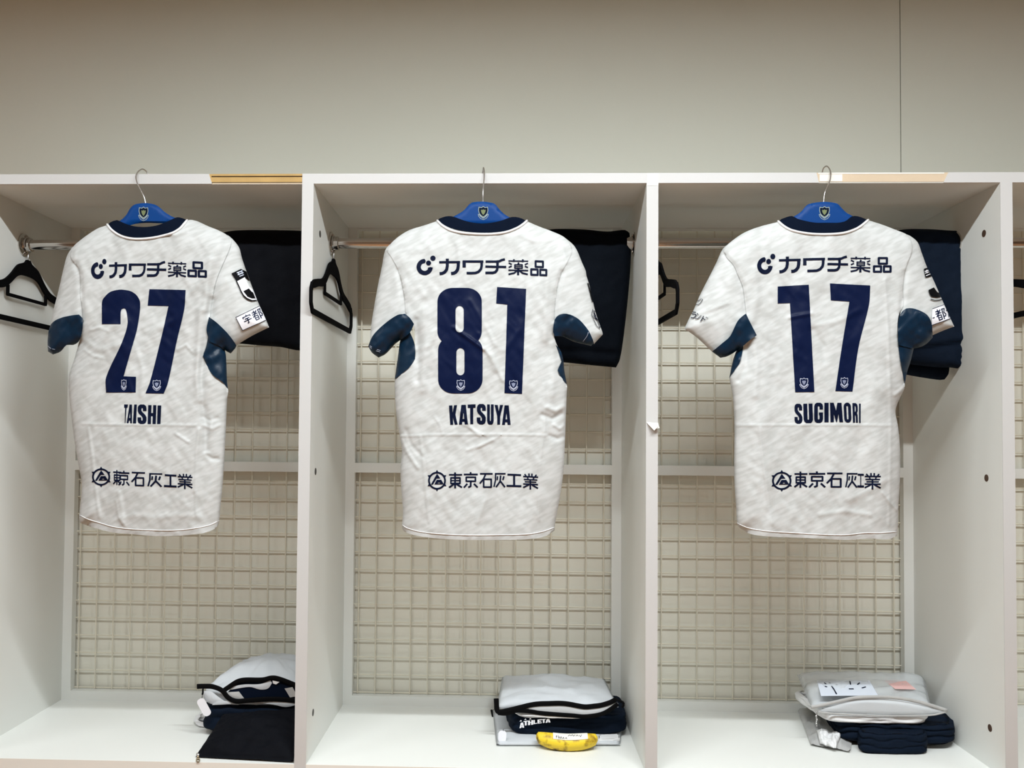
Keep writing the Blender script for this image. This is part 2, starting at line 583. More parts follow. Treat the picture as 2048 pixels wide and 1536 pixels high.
def locker(k):
    x0, x1 = k * P, k * P + P - T
    u = thing('open_locker', ((x0 + x1) / 2, D / 2, FLOOR), UNIT_LABEL[k + 1], 'locker', 'row of open lockers')
    sides = [(x1, x1 + T)] + ([(x0 - T, x0)] if k == -1 else [])
    panels = []
    for a, b in sides:
        s = MB().box((a, 0.0012, FLOOR), (b, D, H + E)).build('side_panel', M['laminate'], u, shade=False)
        MB().box((a, 0, FLOOR), (b, 0.0012, H + E)).build('edge_tape', M['tape'], s, shade=False)
        panels.append(s)
    # top board: core with a white edge tape that has come off in places
    tb = MB().box((x0, 0.016, H), (x1, D, H + 0.012)).box((x0, 0.0018, H - 0.0008), (x1, 0.016, H)).build('top_board', M['laminate'], u, shade=False)
    def strip(a, b, z0, z1, y0, y1, name, m):
        return MB().box((a, y0, z0), (b, y1, z1)).build(name, m, tb, shade=False)
    gaps = {-1: [(at(418, 360, 0)[0], at(424, 360, 0)[0], x1)], 1: [(at(1633, 356, 0)[0], at(1640, 356, 0)[0], at(1891, 352, 0)[0])]}
    xs = [x0]
    strip(x0, x1, H, H + E, 0.0016, 0.016, 'front_lip', M['core'] if k == -1 else (M['core_pale'] if k == 1 else M['laminate']))
    if k == -1:
        xa, xb = float(at(420, 360, 0)[0]), x1
        tp = MB()
        v = [(x0, H), (float(at(424, 370, 0)[0]), H), (float(at(421, 362, 0)[0]), H + E * .45), (float(at(418, 353, 0)[0]), H + E), (x0, H + E)]
        vv, ff = region([np.array(v)], 0.05, grid=False)
        tp.solid(vv, ff, lambda q: np.stack([q[:, 0], np.zeros(len(q)), q[:, 1]], -1), lambda q: np.stack([q[:, 0], np.full(len(q), .0016), q[:, 1]], -1))
        tp.build('edge_tape', M['tape'], tb, shade=False)
        strip(xa + .003, xb, H + 0.0165, H + 0.0185, 0.0008, 0.003, 'core_seam', M['core_dark'])
        strip(xa + .003, xb, H + 0.0026, H + 0.0040, 0.0008, 0.003, 'core_seam', M['core_dark'])
        strip(xa + .006, xb, H, H + 0.0022, 0.0010, 0.003, 'veneer_edge', M['core_pale'])
        strip(xa + .003, xb, H + 0.0187, H + E, 0.0010, 0.003, 'veneer_edge', M['core'])
    elif k == 1:
        for pts in ([(x0, 0), (float(at(1638, 366, 0)[0]), 0), (float(at(1633, 346, 0)[0]), E), (x0, E)],
                    [(float(at(1887, 365, 0)[0]), 0), (x1, 0), (x1, E), (float(at(1897, 343, 0)[0]), E)]):
            vv, ff = region([np.array(pts) + np.array([0, H])], 0.05, grid=False)
            MB().solid(vv, ff, lambda q: np.stack([q[:, 0], np.zeros(len(q)), q[:, 1]], -1), lambda q: np.stack([q[:, 0], np.full(len(q), .0016), q[:, 1]], -1)).build('edge_tape', M['tape'], tb, shade=False)
        xa, xb = float(at(1637, 356, 0)[0]), float(at(1889, 352, 0)[0])
        strip(xa, xb, H + 0.0015, H + 0.0022, 0.0010, 0.003, 'core_seam', M['core_dark'])
        strip(xa, xb, H, H + 0.0014, 0.0008, 0.003, 'veneer_edge', M['paper'])
        strip(xa, xb, H + E - .003, H + E, 0.0010, 0.003, 'veneer_edge', M['paper'])
        strip(xa + .003, float(at(1685, 356, 0)[0]), H + 0.0035, H + E - .004, 0.0010, 0.003, 'glue_patch', M['paper'])
    else:
        strip(x0, x1, H, H + E, 0, 0.0016, 'edge_tape', M['tape'])
    sb = MB().box((x0, 0.0015, -SEATT), (x1, D, 0.0)).build('seat_board', M['laminate'], u, shade=False)
    MB().box((x0, 0, -SEATT), (x1, 0.0015, 0)).build('edge_tape', M['paper'], sb, shade=False)
    MB().box((x0, 0.03, FLOOR), (x1, 0.045, -SEATT)).build('plinth_board', M['laminate'], u, shade=False)
    # back frame: two posts, bottom rail, middle rail, top rail
    fr = MB()
    pw = 0.026
    zr = float(at(900, 937, FRM0)[2])
    fr.box((x0, FRM0, 0), (x0 + pw, FRM1, H))
    fr.box((x1 - pw, FRM0, 0), (x1, FRM1, H))
    fr.box((x0 + pw, FRM0, 0), (x1 - pw, FRM1, 0.026))
    fr.box((x0 + pw, FRM0, zr - .0135), (x1 - pw, FRM1, zr + .0135))
    fr.box((x0 + pw, FRM0, H - 0.004), (x1 - pw, FRM1, H))
    fr.build('back_frame', M['laminate'], u, shade=False)
    MB().box((x0, D + 0.0108, -SEATT), (x1, D + 0.0160, H)).build('back_panel', M['backboard'], u, shade=False)
    # welded wire grid
    g = MB()
    pitch = 0.0492
    gy = D - 0.005
    gx0, gx1 = x0 + pw, x1 - pw
    xs = np.arange(x0 + 0.038, gx1, pitch)
    for x in xs:
        g.tube([(x, gy, 0.028), (x, gy, H - .006)], 0.0020, 6, caps=False)
    z = 0.030
    while z < H - 0.01:
        g.tube([(gx0, gy + 0.004, z), (gx1, gy + 0.004, z)], 0.0020, 6, caps=False)
        z += pitch
    g.build('wire_grid', M['wire'], u)
    # clothes rail
    rz = ROD_Z[k + 1]
    rail = MB().tube([(x0 + .004, RODY, rz), (x1 - .004, RODY, rz)], 0.0132, 20).build('clothes_rail', M['chrome'], u, shade=40)
    for xx, sd in ((x0, 1), (x1, -1)):
        f = MB().tube([(xx, RODY, rz), (xx + sd * .003, RODY, rz), (xx + sd * .0045, RODY, rz)], [.029, .029, .026], 24)
        f.tube([(xx + sd * .0045, RODY, rz), (xx + sd * .020, RODY, rz), (xx + sd * .021, RODY, rz)], [.0172, .0172, .0155], 24)
        for dz in (-1, 1):
            f.tube([(xx + sd * .004, RODY, rz + dz * .021), (xx + sd * .0062, RODY, rz + dz * .021)], .0042, 10)
        f.build('rail_socket', M['chrome'], rail, shade=40)
    return u, panels


units = {}
for k in (-1, 0, 1, 2):
    units[k] = locker(k)
# connector caps: on the divider's faces that the photo shows
for px, py in ((640, 468), (631, 943), (626, 1425)):
    # right face of the first divider (x = 0)
    d = np.array([(px - CX) / FPX, 1.0, -(py - CY) / FPX]) @ RM.T
    q = CAM + d * ((0.0 - CAM[0]) / d[0])
    cap_on(0.0, float(q[1]), float(q[2]), 1, units[-1][1][0], M['cap'])
for px, py in ((1968, 467), (1973, 956), (1980, 1456)):
    xf = 2 * P - T
    d = np.array([(px - CX) / FPX, 1.0, -(py - CY) / FPX]) @ RM.T
    q = CAM + d * ((xf - CAM[0]) / d[0])
    cap_on(xf, float(q[1]), float(q[2]), -1, units[1][1][0], M['cap_brown'])
# edge tape of the middle divider: a lifted flap and a patch at the top
pb = units[0][1][0]
fl = MB()
q = [at(1293, 844, -0.0004), at(1316, 846, -0.0004), at(1317, 852, -0.012), at(1308.5, 861, -0.016), at(1296, 848, -0.004)]
fl.add(q, [(0, 1, 2, 3, 4)])
q2 = [at(1309, 858, -.014), at(1319, 856, -0.010), at(1316, 845, -0.003)]
fl.add(q2, [(0, 1, 2)])
fl.build('peeling_tape', M['paper'], pb, shade=False)
pp = MB()
c = [at(1294, 347, -0.0004), at(1317, 347, -0.0004), at(1317, 371, -0.0004), at(1294, 371, -0.0004)]
pp.box((c[0][0], -.0006, c[2][2]), (c[1][0], 0, c[0][2]))
pp.build('tape_patch', M['paper'], pb, shade=False)

# ------------------------------------------------------------------ lettering
def conv(pts, ox, oy, sc):
    return [(ox + x / sc, oy + y / sc) for x, y in pts]


def quad_map(box, quad):
    """maps drawing coordinates inside box (x0, y0, x1, y1) to the quad (tl, tr, br, bl)"""
    x0, y0, x1, y1 = box
    q = np.array(quad, float)

    def f(p):
        p = np.asarray(p, float)
        u, v = (p[:, 0] - x0) / (x1 - x0), (p[:, 1] - y0) / (y1 - y0)
        return (q[0] * ((1 - u) * (1 - v))[:, None] + q[1] * (u * (1 - v))[:, None] + q[2] * (u * v)[:, None] + q[3] * ((1 - u) * v)[:, None])
    return f


def arc(cx, cy, r, a0, a1, n=16, ry=None):
    a = np.radians(np.linspace(a0, a1, n))
    return [(cx + r * math.cos(t), cy - (ry or r) * math.sin(t)) for t in a]


# sponsor line across the shoulders: glyph -> (box, strokes, extra polygons)
G1 = {
    'logo': ((92, 78, 358, 362), [(arc(207, 240, 85, 88, 352, 22), 60)], [disc(262, 183, 35), disc(324, 116, 37), np.array([(290, 245), (322, 245), (300, 300), (262, 290), (250, 250)])]),
    'ka': ((412, 122, 708, 350), [([(412, 172), (708, 170)], 32), ([(527, 122), (527, 225), (518, 275), (490, 312), (455, 330), (418, 333)], 42),
                                  ([(682, 158), (682, 225), (673, 275), (648, 310), (615, 328), (580, 331)], 44)], []),
    'wa': ((742, 148, 1037, 345), [([(765, 150), (765, 248)], 46), ([(742, 164), (1037, 164)], 33), ([(1012, 150), (1012, 225), (1002, 270), (970, 308), (925, 326), (870, 328), (800, 328)], 36)], []),
    'chi': ((1065, 122, 1358, 338), [([(1068, 163), (1215, 163), (1262, 158), (1300, 140), (1340, 130)], 32), ([(1065, 234), (1358, 240)], 32),
                                     ([(1236, 165), (1236, 235), (1230, 280), (1205, 312), (1170, 322), (1065, 322)], 36)], []),
    'yaku': ((1390, 128, 1670, 355), [([(1390, 154), (1670, 158)], 18), ([(1468, 130), (1466, 168)], 24), ([(1594, 132), (1592, 172)], 24),
                                      ([(1480, 208), (1585, 208), (1585, 258), (1480, 258), (1480, 208)], 18), ([(1480, 233), (1585, 233)], 14), ([(1536, 175), (1526, 205)], 24),
                                      ([(1394, 180), (1437, 205)], 20), ([(1394, 246), (1437, 226)], 20), ([(1666, 186), (1622, 208)], 20), ([(1666, 248), (1622, 228)], 20),
                                      ([(1390, 284), (1668, 290)], 20), ([(1530, 258), (1526, 355)], 30), ([(1512, 292), (1470, 325), (1390, 343)], 24), ([(1548, 292), (1590, 326), (1664, 344)], 24)], []),
    'hin': ((1697, 143, 1937, 355), [([(1773, 157), (1876, 157), (1876, 233), (1773, 233), (1773, 157)], 28), ([(1712, 268), (1802, 268), (1802, 341), (1712, 341), (1712, 268)], 28),
                                     ([(1838, 268), (1923, 268), (1923, 341), (1838, 341), (1838, 268)], 28)], []),
}
# sponsor line at the hem
_sp = []
for _k in range(6):
    _a = math.radians(90 + 60 * _k)
    _c = np.array([268 + 128 * math.cos(_a), 325 - 128 * math.sin(_a)])
    _t = np.array([-math.sin(_a), -math.cos(_a)])
    _r = np.array([math.cos(_a), -math.sin(_a)])
    _sp.append(np.array([_c + _t * 26, _c + _r * 42, _c - _t * 26]))
G2 = {
    'mark': ((122, 157, 412, 493), [(arc(268, 325, 127, 0, 360, 34), 27)], _sp + [np.array([(268, 215), (322, 290), (262, 292), (205, 386), (172, 386)]), np.array([(226, 384), (264, 312), (334, 310), (374, 380), (322, 384), (322, 362), (300, 350), (276, 362), (276, 384)]), np.array([(226, 384), (240, 368), (360, 366), (374, 382)])]),
    'higashi': ((455, 195, 665, 445), [([(458, 232), (665, 232)], 24), ([(553, 195), (553, 445)], 28), ([(487, 280), (630, 280), (630, 368), (487, 368), (487, 280)], 25), ([(487, 324), (630, 324)], 20),
                                       ([(538, 375), (458, 433)], 27), ([(570, 375), (660, 432)], 27)], []),
    'kyo': ((690, 190, 910, 440), [([(797, 190), (797, 225)], 26), ([(690, 227), (910, 227)], 26), ([(728, 270), (873, 270), (873, 333), (728, 333), (728, 270)], 25), ([(800, 335), (798, 412), (760, 430)], 27),
                                   ([(745, 373), (692, 434)], 26), ([(850, 373), (908, 432)], 26)], []),
    'ishi': ((940, 205, 1145, 440), [([(945, 217), (1145, 217)], 25), ([(1035, 220), (1000, 298), (942, 370)], 25), ([(1003, 302), (1122, 302), (1122, 426), (1003, 426), (1003, 302)], 25)], []),
    'hai': ((1160, 203, 1348, 440), [([(1180, 216), (1348, 216)], 23), ([(1191, 205), (1189, 320), (1166, 425)], 22), ([(1270, 245), (1262, 338), (1198, 430)], 25), ([(1265, 335), (1338, 430)], 25), ([(1222, 256), (1216, 316)], 22), ([(1322, 256), (1306, 316)], 24)], []),
    'ko': ((1363, 213, 1597, 433), [([(1378, 229), (1592, 232)], 30), ([(1483, 232), (1483, 405)], 32), ([(1363, 412), (1597, 414)], 32)], []),
    'gyo': ((1622, 215, 1860, 468), [([(1716, 215), (1719, 268)], 22), ([(1764, 215), (1762, 270)], 22), ([(1648, 226), (1674, 262)], 22), ([(1834, 230), (1808, 266)], 22), ([(1625, 266), (1860, 268)], 22),
                                     ([(1690, 275), (1704, 302)], 20), ([(1795, 275), (1782, 302)], 20), ([(1636, 312), (1848, 314)], 20), ([(1650, 348), (1832, 350)], 20), ([(1625, 384), (1858, 386)], 22),
                                     ([(1738, 305), (1738, 468)], 25), ([(1718, 392), (1625, 442)], 24), ([(1762, 394), (1858, 446)], 24)], []),
}
# kanji of the sleeve label, kana of the sleeve, in unit boxes
G3 = {
    'u': [([(.5, 0), (.5, .14)], .11), ([(.08, .34), (.08, .17), (.92, .17), (.92, .34)], .10), ([(.22, .42), (.78, .42)], .10), ([(.02, .64), (.98, .64)], .10), ([(.52, .42), (.52, .93), (.34, .96)], .11)],
    'to': [([(.04, .17), (.52, .17)], .09), ([(.27, 0), (.27, .36)], .10), ([(0, .36), (.58, .36)], .09), ([(.54, .05), (.3, .38), (.02, .62)], .09), ([(.18, .55), (.5, .55), (.5, .95), (.18, .95), (.18, .5)], .09), ([(.18, .75), (.5, .75)], .08),
           ([(.70, .03), (.70, 1)], .10), ([(.70, .07), (.95, .07), (.82, .38), (.96, .6), (.88, .76), (.74, .74)], .09)],
    'no': [([(.2, 0), (.12, .3)], .1), ([(0, .3), (.5, .3), (.4, .6)], .1), ([(.3, .3), (.3, 1)], .1)],
    'ra': [([(.12, .06), (.85, .06)], .11), ([(.05, .36), (.92, .36), (.85, .66), (.6, .88), (.22, .97)], .11)],
    'n': [([(.05, .12), (.34, .3)], .11), ([(.06, .95), (.5, .85), (.9, .3)], .11)],
    'do': [([(.25, 0), (.25, 1)], .11), ([(.28, .36), (.7, .6)], .11), ([(.6, .0), (.7, .22)], .08), ([(.82, .0), (.92, .22)], .08)],
}

# squared condensed capitals: polygons and holes in a unit box (x right, y down)
def _rr(x0, y0, x1, y1, rx, ry, n=5):
    out = []
    for cx, cy, a0 in ((x1 - rx, y0 + ry, 0), (x0 + rx, y0 + ry, 90), (x0 + rx, y1 - ry, 180), (x1 - rx, y1 - ry, 270)):
        for i in range(n + 1):
            a = math.radians(a0 + 90 * i / n)
            out.append((cx + rx * math.cos(a), cy - ry * math.sin(a)))
    return np.array(out)


CAPS_FONT = {
    'T': ([[(0, 0), (1, 0), (1, .17), (.70, .17), (.70, 1), (.30, 1), (.30, .17), (0, .17)]], []),
    'I': ([[(0, 0), (1, 0), (1, 1), (0, 1)]], []),
    'A': ([[(.27, 0), (.75, 0), (1, 1), (.66, 1), (.61, .86), (.38, .86), (.34, 1), (0, 1)]], [[(.5, .38), (.60, .72), (.40, .72)]]),
    'H': ([[(0, 0), (.40, 0), (.40, .42), (.62, .42), (.62, 0), (1, 0), (1, 1), (.60, 1), (.60, .58), (.40, .58), (.40, 1), (0, 1)]], []),
    'K': ([[(0, 0), (.40, 0), (.40, .38), (.62, 0), (.98, 0), (.74, .48), (1, 1), (.62, 1), (.40, .64), (.40, 1), (0, 1)]], []),
    'Y': ([[(0, 0), (.36, 0), (.50, .32), (.64, 0), (1, 0), (.68, .58), (.68, 1), (.32, 1), (.32, .58)]], []),
    'M': ([[(0, 0), (.32, 0), (.49, .40), (.64, 0), (1, 0), (1, 1), (.72, 1), (.68, .58), (.52, 1), (.46, 1), (.29, .58), (.27, 1), (0, 1)]], []),
    'O': ([_rr(0, 0, 1, 1, .5, .2)], [_rr(.37, .16, .60, .84, .11, .06)]),
    'U': ([[(0, 0), (.42, 0), (.42, .78), (.46, .83), (.54, .83), (.58, .78), (.58, 0), (1, 0), (1, .82), (.92, .93), (.76, 1), (.26, 1), (.09, .93), (0, .82)]], []),
    'S': ([[(.30, 0), (.72, 0), (.93, .07), (1, .18), (1, .33), (.60, .33), (.60, .20), (.52, .165), (.44, .20), (.42, .30), (.52, .38), (.88, .54), (1, .66), (1, .82), (.90, .94), (.68, 1), (.32, 1), (.08, .93), (0, .82), (0, .66), (.40, .66),
            (.40, .79), (.48, .835), (.57, .80), (.58, .70), (.46, .60), (.12, .45), (.02, .34), (.02, .16), (.10, .06)]], []),
    'G': ([[(.28, 0), (.72, 0), (.94, .07), (1, .18), (1, .33), (.60, .33), (.60, .19), (.50, .155), (.41, .19), (.41, .80), (.50, .84), (.60, .80), (.60, .62), (.54, .62), (.54, .48), (1, .48), (1, .82), (.90, .94), (.70, 1), (.30, 1),
            (.08, .93), (0, .82), (0, .17), (.08, .06)]], []),
    'R': ([[(0, 0), (.62, 0), (.92, .07), (1, .18), (1, .40), (.84, .51), (.98, .62), (1, 1), (.62, 1), (.58, .66), (.42, .60), (.42, 1), (0, 1)]], [[(.42, .15), (.56, .16), (.60, .22), (.60, .38), (.54, .44), (.42, .44)]]),
    'L': ([[(0, 0), (.4, 0), (.4, .8), (1, .8), (1, 1), (0, 1)]], []),
    'E': ([[(0, 0), (1, 0), (1, .2), (.4, .2), (.4, .4), (.9, .4), (.9, .6), (.4, .6), (.4, .8), (1, .8), (1, 1), (0, 1)]], []),
}


def text_regions(glyphs):
    """[(letter, quad)] -> polys, holes in picture space"""
    polys, holes = [], []
    for ch, q in glyphs:
        f = quad_map((0, 0, 1, 1), q)
        ps, hs = CAPS_FONT[ch]
        polys += [f(np.array(p, float)) for p in ps]
        holes += [f(np.array(p, float)) for p in hs]
    return polys, holes


def rectq(x0, y0, x1, y1, dx=0.0):
    return [(x0 + dx, y0), (x1 + dx, y0), (x1, y1), (x0, y1)]


def glyph_polys(g, quad):
    box, strokes, extra = g
    f = quad_map(box, quad)
    return [f(p) for p in bars(strokes)] + [f(np.asarray(p, float)) for p in extra]


def unit_glyph(strokes, quad):
    f = quad_map((0, 0, 1, 1), quad)
    return [f(p) for p in bars(strokes)]


def crest_polys(cx, cy, w, h):
    """shield outline, inner shield and ribbon around a centre"""
    f = lambda pts: [(cx + x * w, cy + y * h) for x, y in pts]
    lw = 0.052 * (w + h) / 2
    outline = bars([(f([(0, -.5), (.16, -.41), (.42, -.45), (.45, -.2), (.38, .03), (.24, .18), (0, .31), (-.24, .18), (-.38, .03), (-.45, -.2), (-.42, -.45), (-.16, -.41), (0, -.5)]), lw),
                    (f([(-.37, .13), (-.22, .28), (0, .40), (.22, .28), (.37, .13)]), lw * 1.35),
                    (f([(-.37, .13), (-.49, .10), (-.45, .24), (-.27, .43), (0, .52), (.27, .43), (.45, .24), (.49, .10), (.37, .13)]), lw * .8)])
    inner = [np.array(f([(-.22, -.26), (-.08, -.22), (0, -.29), (.09, -.22), (.23, -.26), (.20, -.08), (.11, .06), (0, .17), (-.12, .05), (-.20, -.08)]))]
    shield = [np.array(f([(0, -.48), (.16, -.40), (.42, -.44), (.44, -.18), (.36, .12), (.2, .26), (0, .34), (-.2, .26), (-.36, .12), (-.44, -.18), (-.42, -.44), (-.16, -.40)]))]
    return outline, inner, shield


# ------------------------------------------------------------------ jerseys
class Shirt:
    def __init__(s, outline, neck, hem_y, y0, creases, seed, thick=0.030, R=62.0):
        s.y0, s.cr, s.seed, s.th, s.R = y0, creases, seed, thick, R
        S = np.asarray(outline, float)
        S = smooth(S, 7)
        # the silhouette that closes the cloth: open below the hem
        S[:, 1] = np.where(S[:, 1] > hem_y, S[:, 1] + 40, S[:, 1])
        s.S = S
        s.out = smooth(np.asarray(outline, float), 7)
        s.satin = 0.0

    def bulge(s, P):
        d = np.minimum(dist_poly(P, s.S) / s.R, 1.0)
        return s.th * np.sqrt(np.maximum(1 - (1 - d) ** 2, 0.0)), d

    def folds(s, P, d):
        x, y = P[:, 0], P[:, 1]
        z = 0.0042 * vnoise(x / 46 + vnoise(y / 130, x / 200, 5) * .5, y / 240, s.seed)
        z += 0.0016 * vnoise((x + .4 * y) / 26, (y - .3 * x) / 60, s.seed + 1)
        z += 0.0009 * vnoise((x - .6 * y) / 13, (y + .6 * x) / 26, s.seed + 2)
        z += 0.0004 * np.abs(vnoise((x + y) / 17, (y - x) / 44, s.seed + 6)) ** .7 + 0.0004 * np.abs(vnoise((x - y) / 15, (y + x) / 40, s.seed + 7)) ** .7
        z *= np.minimum(1, d * 1.6)
        z += s.satin * (0.0024 * vnoise((x + y) / 15, (x - y) / 34, s.seed + 20) + .002 * np.abs(vnoise((x - .5 * y) / 11, (y + x) / 24, s.seed + 21)))
        for pts, wd, am in s.cr:
            q = dist_poly(P, pts, closed=False)
            z += am * np.exp(-(q / wd) ** 2)
        return z

    def Y(s, P, lift=0.0):
        b, d = s.bulge(P)
        return s.y0 - b - s.folds(P, d) - lift

    def back(s, lift=0.0):
        return lambda P: at(P[:, 0], P[:, 1], s.Y(P, lift))

    def front(s):
        def f(P):
            b, d = s.bulge(P)
            return at(P[:, 0], P[:, 1], s.y0 + b * 0.85 + 0.002 + 0.003 * d * vnoise(P[:, 0] / 50, P[:, 1] / 200, s.seed + 9))
        return f

    def sheet(s, name, polys, m, parent, lift=0.0, step=4.0, holes=(), clip=None, thick=0.0009, grid=True):
        v, f = region(polys, step, holes, clip, grid)
        a = s.back(lift)
        return MB().solid(v, f, a, lambda P: at(P[:, 0], P[:, 1], s.Y(P, lift - thick))).build(name, m, parent, shade=60)

    def print_(s, name, polys, m, parent, lift=0.0012, holes=(), clip=None, step=4.0, grid=True):
        return s.sheet(name, polys, m, parent, lift, step, holes, clip, 0.0004, grid)


def make_jersey(dat):
    s = Shirt(dat['outline'], dat['collar'], dat['hem'], dat['y0'], dat['creases'], dat['seed'])
    base = at(dat['base'][0], dat['base'][1], dat['y0'])
    t = thing('jersey', base, dat['label'], 'jersey', 'white jerseys hung on blue hangers')
    sm = lambda p: smooth(np.asarray(p, float), 6)
    body = s.sheet('body', [sm(dat['body'])], M['jersey'], t, step=3.0)
    fv, ff = region([sm(dat['body'])] + [sm(q[k]) for q in dat['sleeves'] for k in ('white', 'navy')] + [sm(q) for q in dat['gussets']], 9.0)
    fr = s.front()
    MB().solid(fv, ff, fr, lambda P: fr(P) + np.array([0, 0.001, 0])).build('front_panel', M['jersey'], t, shade=60)
    s.sheet('collar', [sm(dat['collar'])], M['navy_rib'], t, 0.0012)
    # white binding along the neckline
    nk = smooth(dat['neckline'], 4, closed=False)
    pts = s.back(0.0012)(nk)
    MB().tube(pts, 0.0028, 8).build('neck_binding', M['white_cloth'], t)
    for q in dat['sleeves']:
        sl = s.sheet('sleeve', [sm(q['white'])], M['jersey'], t, q.get('lift', -0.0022))
        s.satin = 1.0
        s.sheet('underarm_panel', [sm(q['navy'])], M['navy_satin'], sl, q.get('nlift', 0.004))
        s.satin = 0.0
        if 'stitch' in q:
            for st in q['stitch']:
                MB().tube(s.back(q.get('nlift', 0.004) + 0.0003)(smooth(st, 5, closed=False)), 0.0004, 5).build('cuff_stitching', M['print_pale'], sl)
        for nm, polys, mm, hl, lf in q.get('prints', []):
            s.print_(nm, polys, M[mm], sl, lf, hl, clip=sm(q['white']))
    s.satin = 1.0
    for g in dat['gussets']:
        s.sheet('side_panel', [smooth(np.asarray(g, float), 6, 28)], M['navy_satin'], t, dat.get('glift', 0.0015))
    s.satin = 0.0
    # hem stitching line
    hm = smooth(dat['hemline'], 6, closed=False)
    MB().tube(s.back(0.0003)(hm), 0.0011, 6).build('hem_seam', M['white_cloth'], t)
    # prints
    for nm, polys, holes in dat['numbers']:
        num = s.print_(nm, [smooth(p, 4, 30) for p in polys], M['print'], t, 0.0011, holes, step=3.0)
        for c in dat['crests'].get(nm + str(dat['numbers'].index((nm, polys, holes))), []):
            o, i, sh = crest_polys(*c)
            s.print_('crest', o, M['print_pale'], num, 0.0016, step=2.5, grid=False)
            s.print_('crest_figure', i, M['print_dim'], num, 0.0016, step=2.5, grid=False)
    po, ho = text_regions(dat['name'])
    s.print_('name_print', po, M['print_dark'], t, 0.0009, ho, step=3.0)
    sp = [p for g, q in zip(G1, dat['sponsor1']) for p in glyph_polys(G1[g], q)]
    s.print_('shoulder_print', sp, M['print_dark'], t, 0.0009, step=3.0, grid=False)
    sp = [p for g, q in zip(G2, dat['sponsor2']) for p in glyph_polys(G2[g], q)]
    s.print_('hem_print', sp, M['print_dark'], t, 0.0009, step=3.0, grid=False)
    return t, s


def boxq(x0, y0, x1, y1, s=0.0, ox=0, oy=0, sc=1.0):
    """quad from crop pixels; s = drop from the left to the right edge"""
    return [(ox + x0 / sc, oy + y0 / sc), (ox + x1 / sc, oy + (y0 + s) / sc), (ox + x1 / sc, oy + (y1 + s) / sc), (ox + x0 / sc, oy + y1 / sc)]


